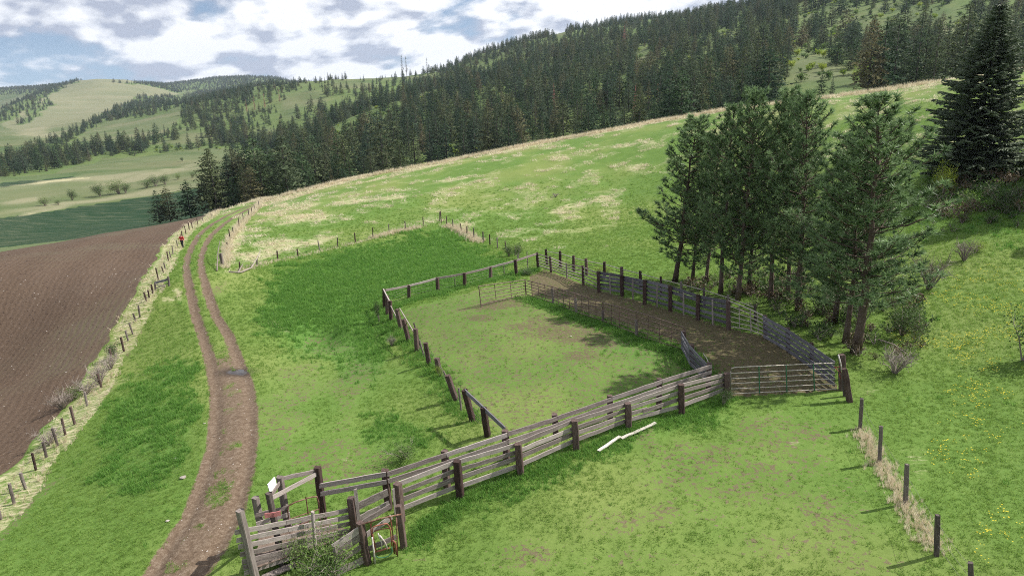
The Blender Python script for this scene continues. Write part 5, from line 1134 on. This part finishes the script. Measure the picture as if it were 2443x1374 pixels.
emit('yellow_flowers',[flower_mesh(1),flower_mesh(2)],rng.random(len(x))<den*3.4,.6,1.1,'yellow flowers dotted over the slope at the right',.3)
# broad leaf undergrowth below the pines and at the right
UB=[joined('under_%d'%k,*bush_mesh(80+k,.5,.4,m_,90,.1,4)) for k,m_ in enumerate((M_bushd,M_bush,M_litter))]
x,y=near_points(9000,25,80,43,1.0); pxx,pyy=project(np.stack([x,y,gm(Z,x,y)],-1)); m_=inpoly(pxx,pyy,[(1600,690),(1640,660),(1900,660),(2100,720),(2180,700),(2220,850),(2100,860),(2000,840),(1850,760)])|(inpoly(pxx,pyy,[(2190,420),(2443,400),(2443,540),(2230,560)]))
m_&=rng.random(len(x))<.42
emit('undergrowth',UB,m_,.5,1.4,'leafy green undergrowth beneath the pines')
# stones
SMh=[]
for k in range(3):
    r=random.Random(k); bm=bmesh.new(); bmesh.ops.create_icosphere(bm,subdivisions=1,radius=1)
    for v in bm.verts: v.co=Vector((v.co.x*r.uniform(.7,1.1),v.co.y*r.uniform(.7,1.1),v.co.z*r.uniform(.4,.7)))
    me=bpy.data.meshes.new('stone'); bm.to_mesh(me); bm.free(); me.materials.append(M_stone); SMh.append(me)
for k,(p,s_,lb) in enumerate([((437,1140),.14,'pale stone at the left edge of the road, lower part'),((420,1093),.09,'small pale stone in the grass left of the road'),((400,1243),.09,'small stone beside the left rut near the bottom'),((1362,803),.07,'tiny pale stone in the middle of the pen'),((488,1010),.07,'small pale stone beside the left rut')]):
    g=Vector(G(*p)); o=link('stone',SMh[k%3],None,Matrix.Translation(g+Vector((0,0,s_*.2)))@Matrix.Diagonal((s_*1.3,s_,s_,1))); tag(o,lb,'stone')
x,y=near_points(9000,17,90,43,1.0); cr2=gm(cov2[...,1],x,y); cs=gm(cov1[...,0],x,y); m_=((cr2>.5)&(rng.random(len(x))<.6))|((cs>.6)&(rng.random(len(x))<.25))
emit('road_pebbles',SMh,m_,.012,.05,'pebbles and clods scattered on the road and field')
x,y=near_points(60000,20,110,46,1.0); dfq=gm(full(dF,-9),x,y); csq=gm(cov1[...,0],x,y); CLD=[]
for m0 in SMh:
    q=m0.copy(); q.materials.clear(); q.materials.append(M_clod); CLD.append(q)
emit('soil_clods',CLD,(csq>.7)&(rng.random(len(x))<.6),.02,.07,'clods of earth on the ploughed field',.8)
# puddles
M_water=NB('puddle_water').bsdf((.02,.018,.018),.04,spec=.6)
for p,rx,ry,nm in ((( 572,888),.62,.5,'large dark puddle in the right rut of the road'),((481,563),.9,.8,'small bright puddle on the road bend')):
    g=Vector(G(*p)); n_=28; vs=[(0,0,0)]; r=random.Random(4)
    for k in range(n_): a=6.283*k/n_; q=1+.25*math.sin(3*a+1)+.12*math.sin(5*a); vs.append((rx*q*math.cos(a),ry*q*math.sin(a),0))
    zz=min(gz(g.x+v[0],g.y+v[1]) for v in vs); zz=zz+.035 if rx<.8 else zz+.03
    o=link('puddle',npmesh('puddle',vs,[(0,k+1,(k+1)%n_+1) for k in range(n_)],M_water),None,Matrix.Translation((g.x,g.y,zz))); tag(o,nm,None,None,'structure')
# ---- air ----
def haze_box(dens):
    x0,x1,y0,y1=-8100,8100,-8100,8100; z0=float(Z.min())-1; z1=max(float(Z.max()),60)+30
    bm=bmesh.new(); bmesh.ops.create_cube(bm,size=1,matrix=Matrix.Translation(((x0+x1)/2,(y0+y1)/2,(z0+z1)/2))@Matrix.Diagonal((x1-x0,y1-y0,z1-z0,1))); me=bpy.data.meshes.new('haze'); bm.to_mesh(me); bm.free()
    m_=bpy.data.materials.new('air'); m_.use_nodes=True; nt=m_.node_tree; nt.nodes.clear(); o_=nt.nodes.new('ShaderNodeOutputMaterial'); v=nt.nodes.new('ShaderNodeVolumePrincipled'); v.inputs['Color'].default_value=(.72,.84,1,1); v.inputs['Density'].default_value=dens; v.inputs['Anisotropy'].default_value=.2; nt.links.new(v.outputs[0],o_.inputs['Volume']); me.materials.append(m_)
    o=link('haze',me); tag(o,'thin blue air between the camera and the far hills',None,None,'stuff')
HAZE=5.5e-5
if HAZE: haze_box(HAZE)
print('done',round(time.time()-T0,1),'zmax',Z.max())
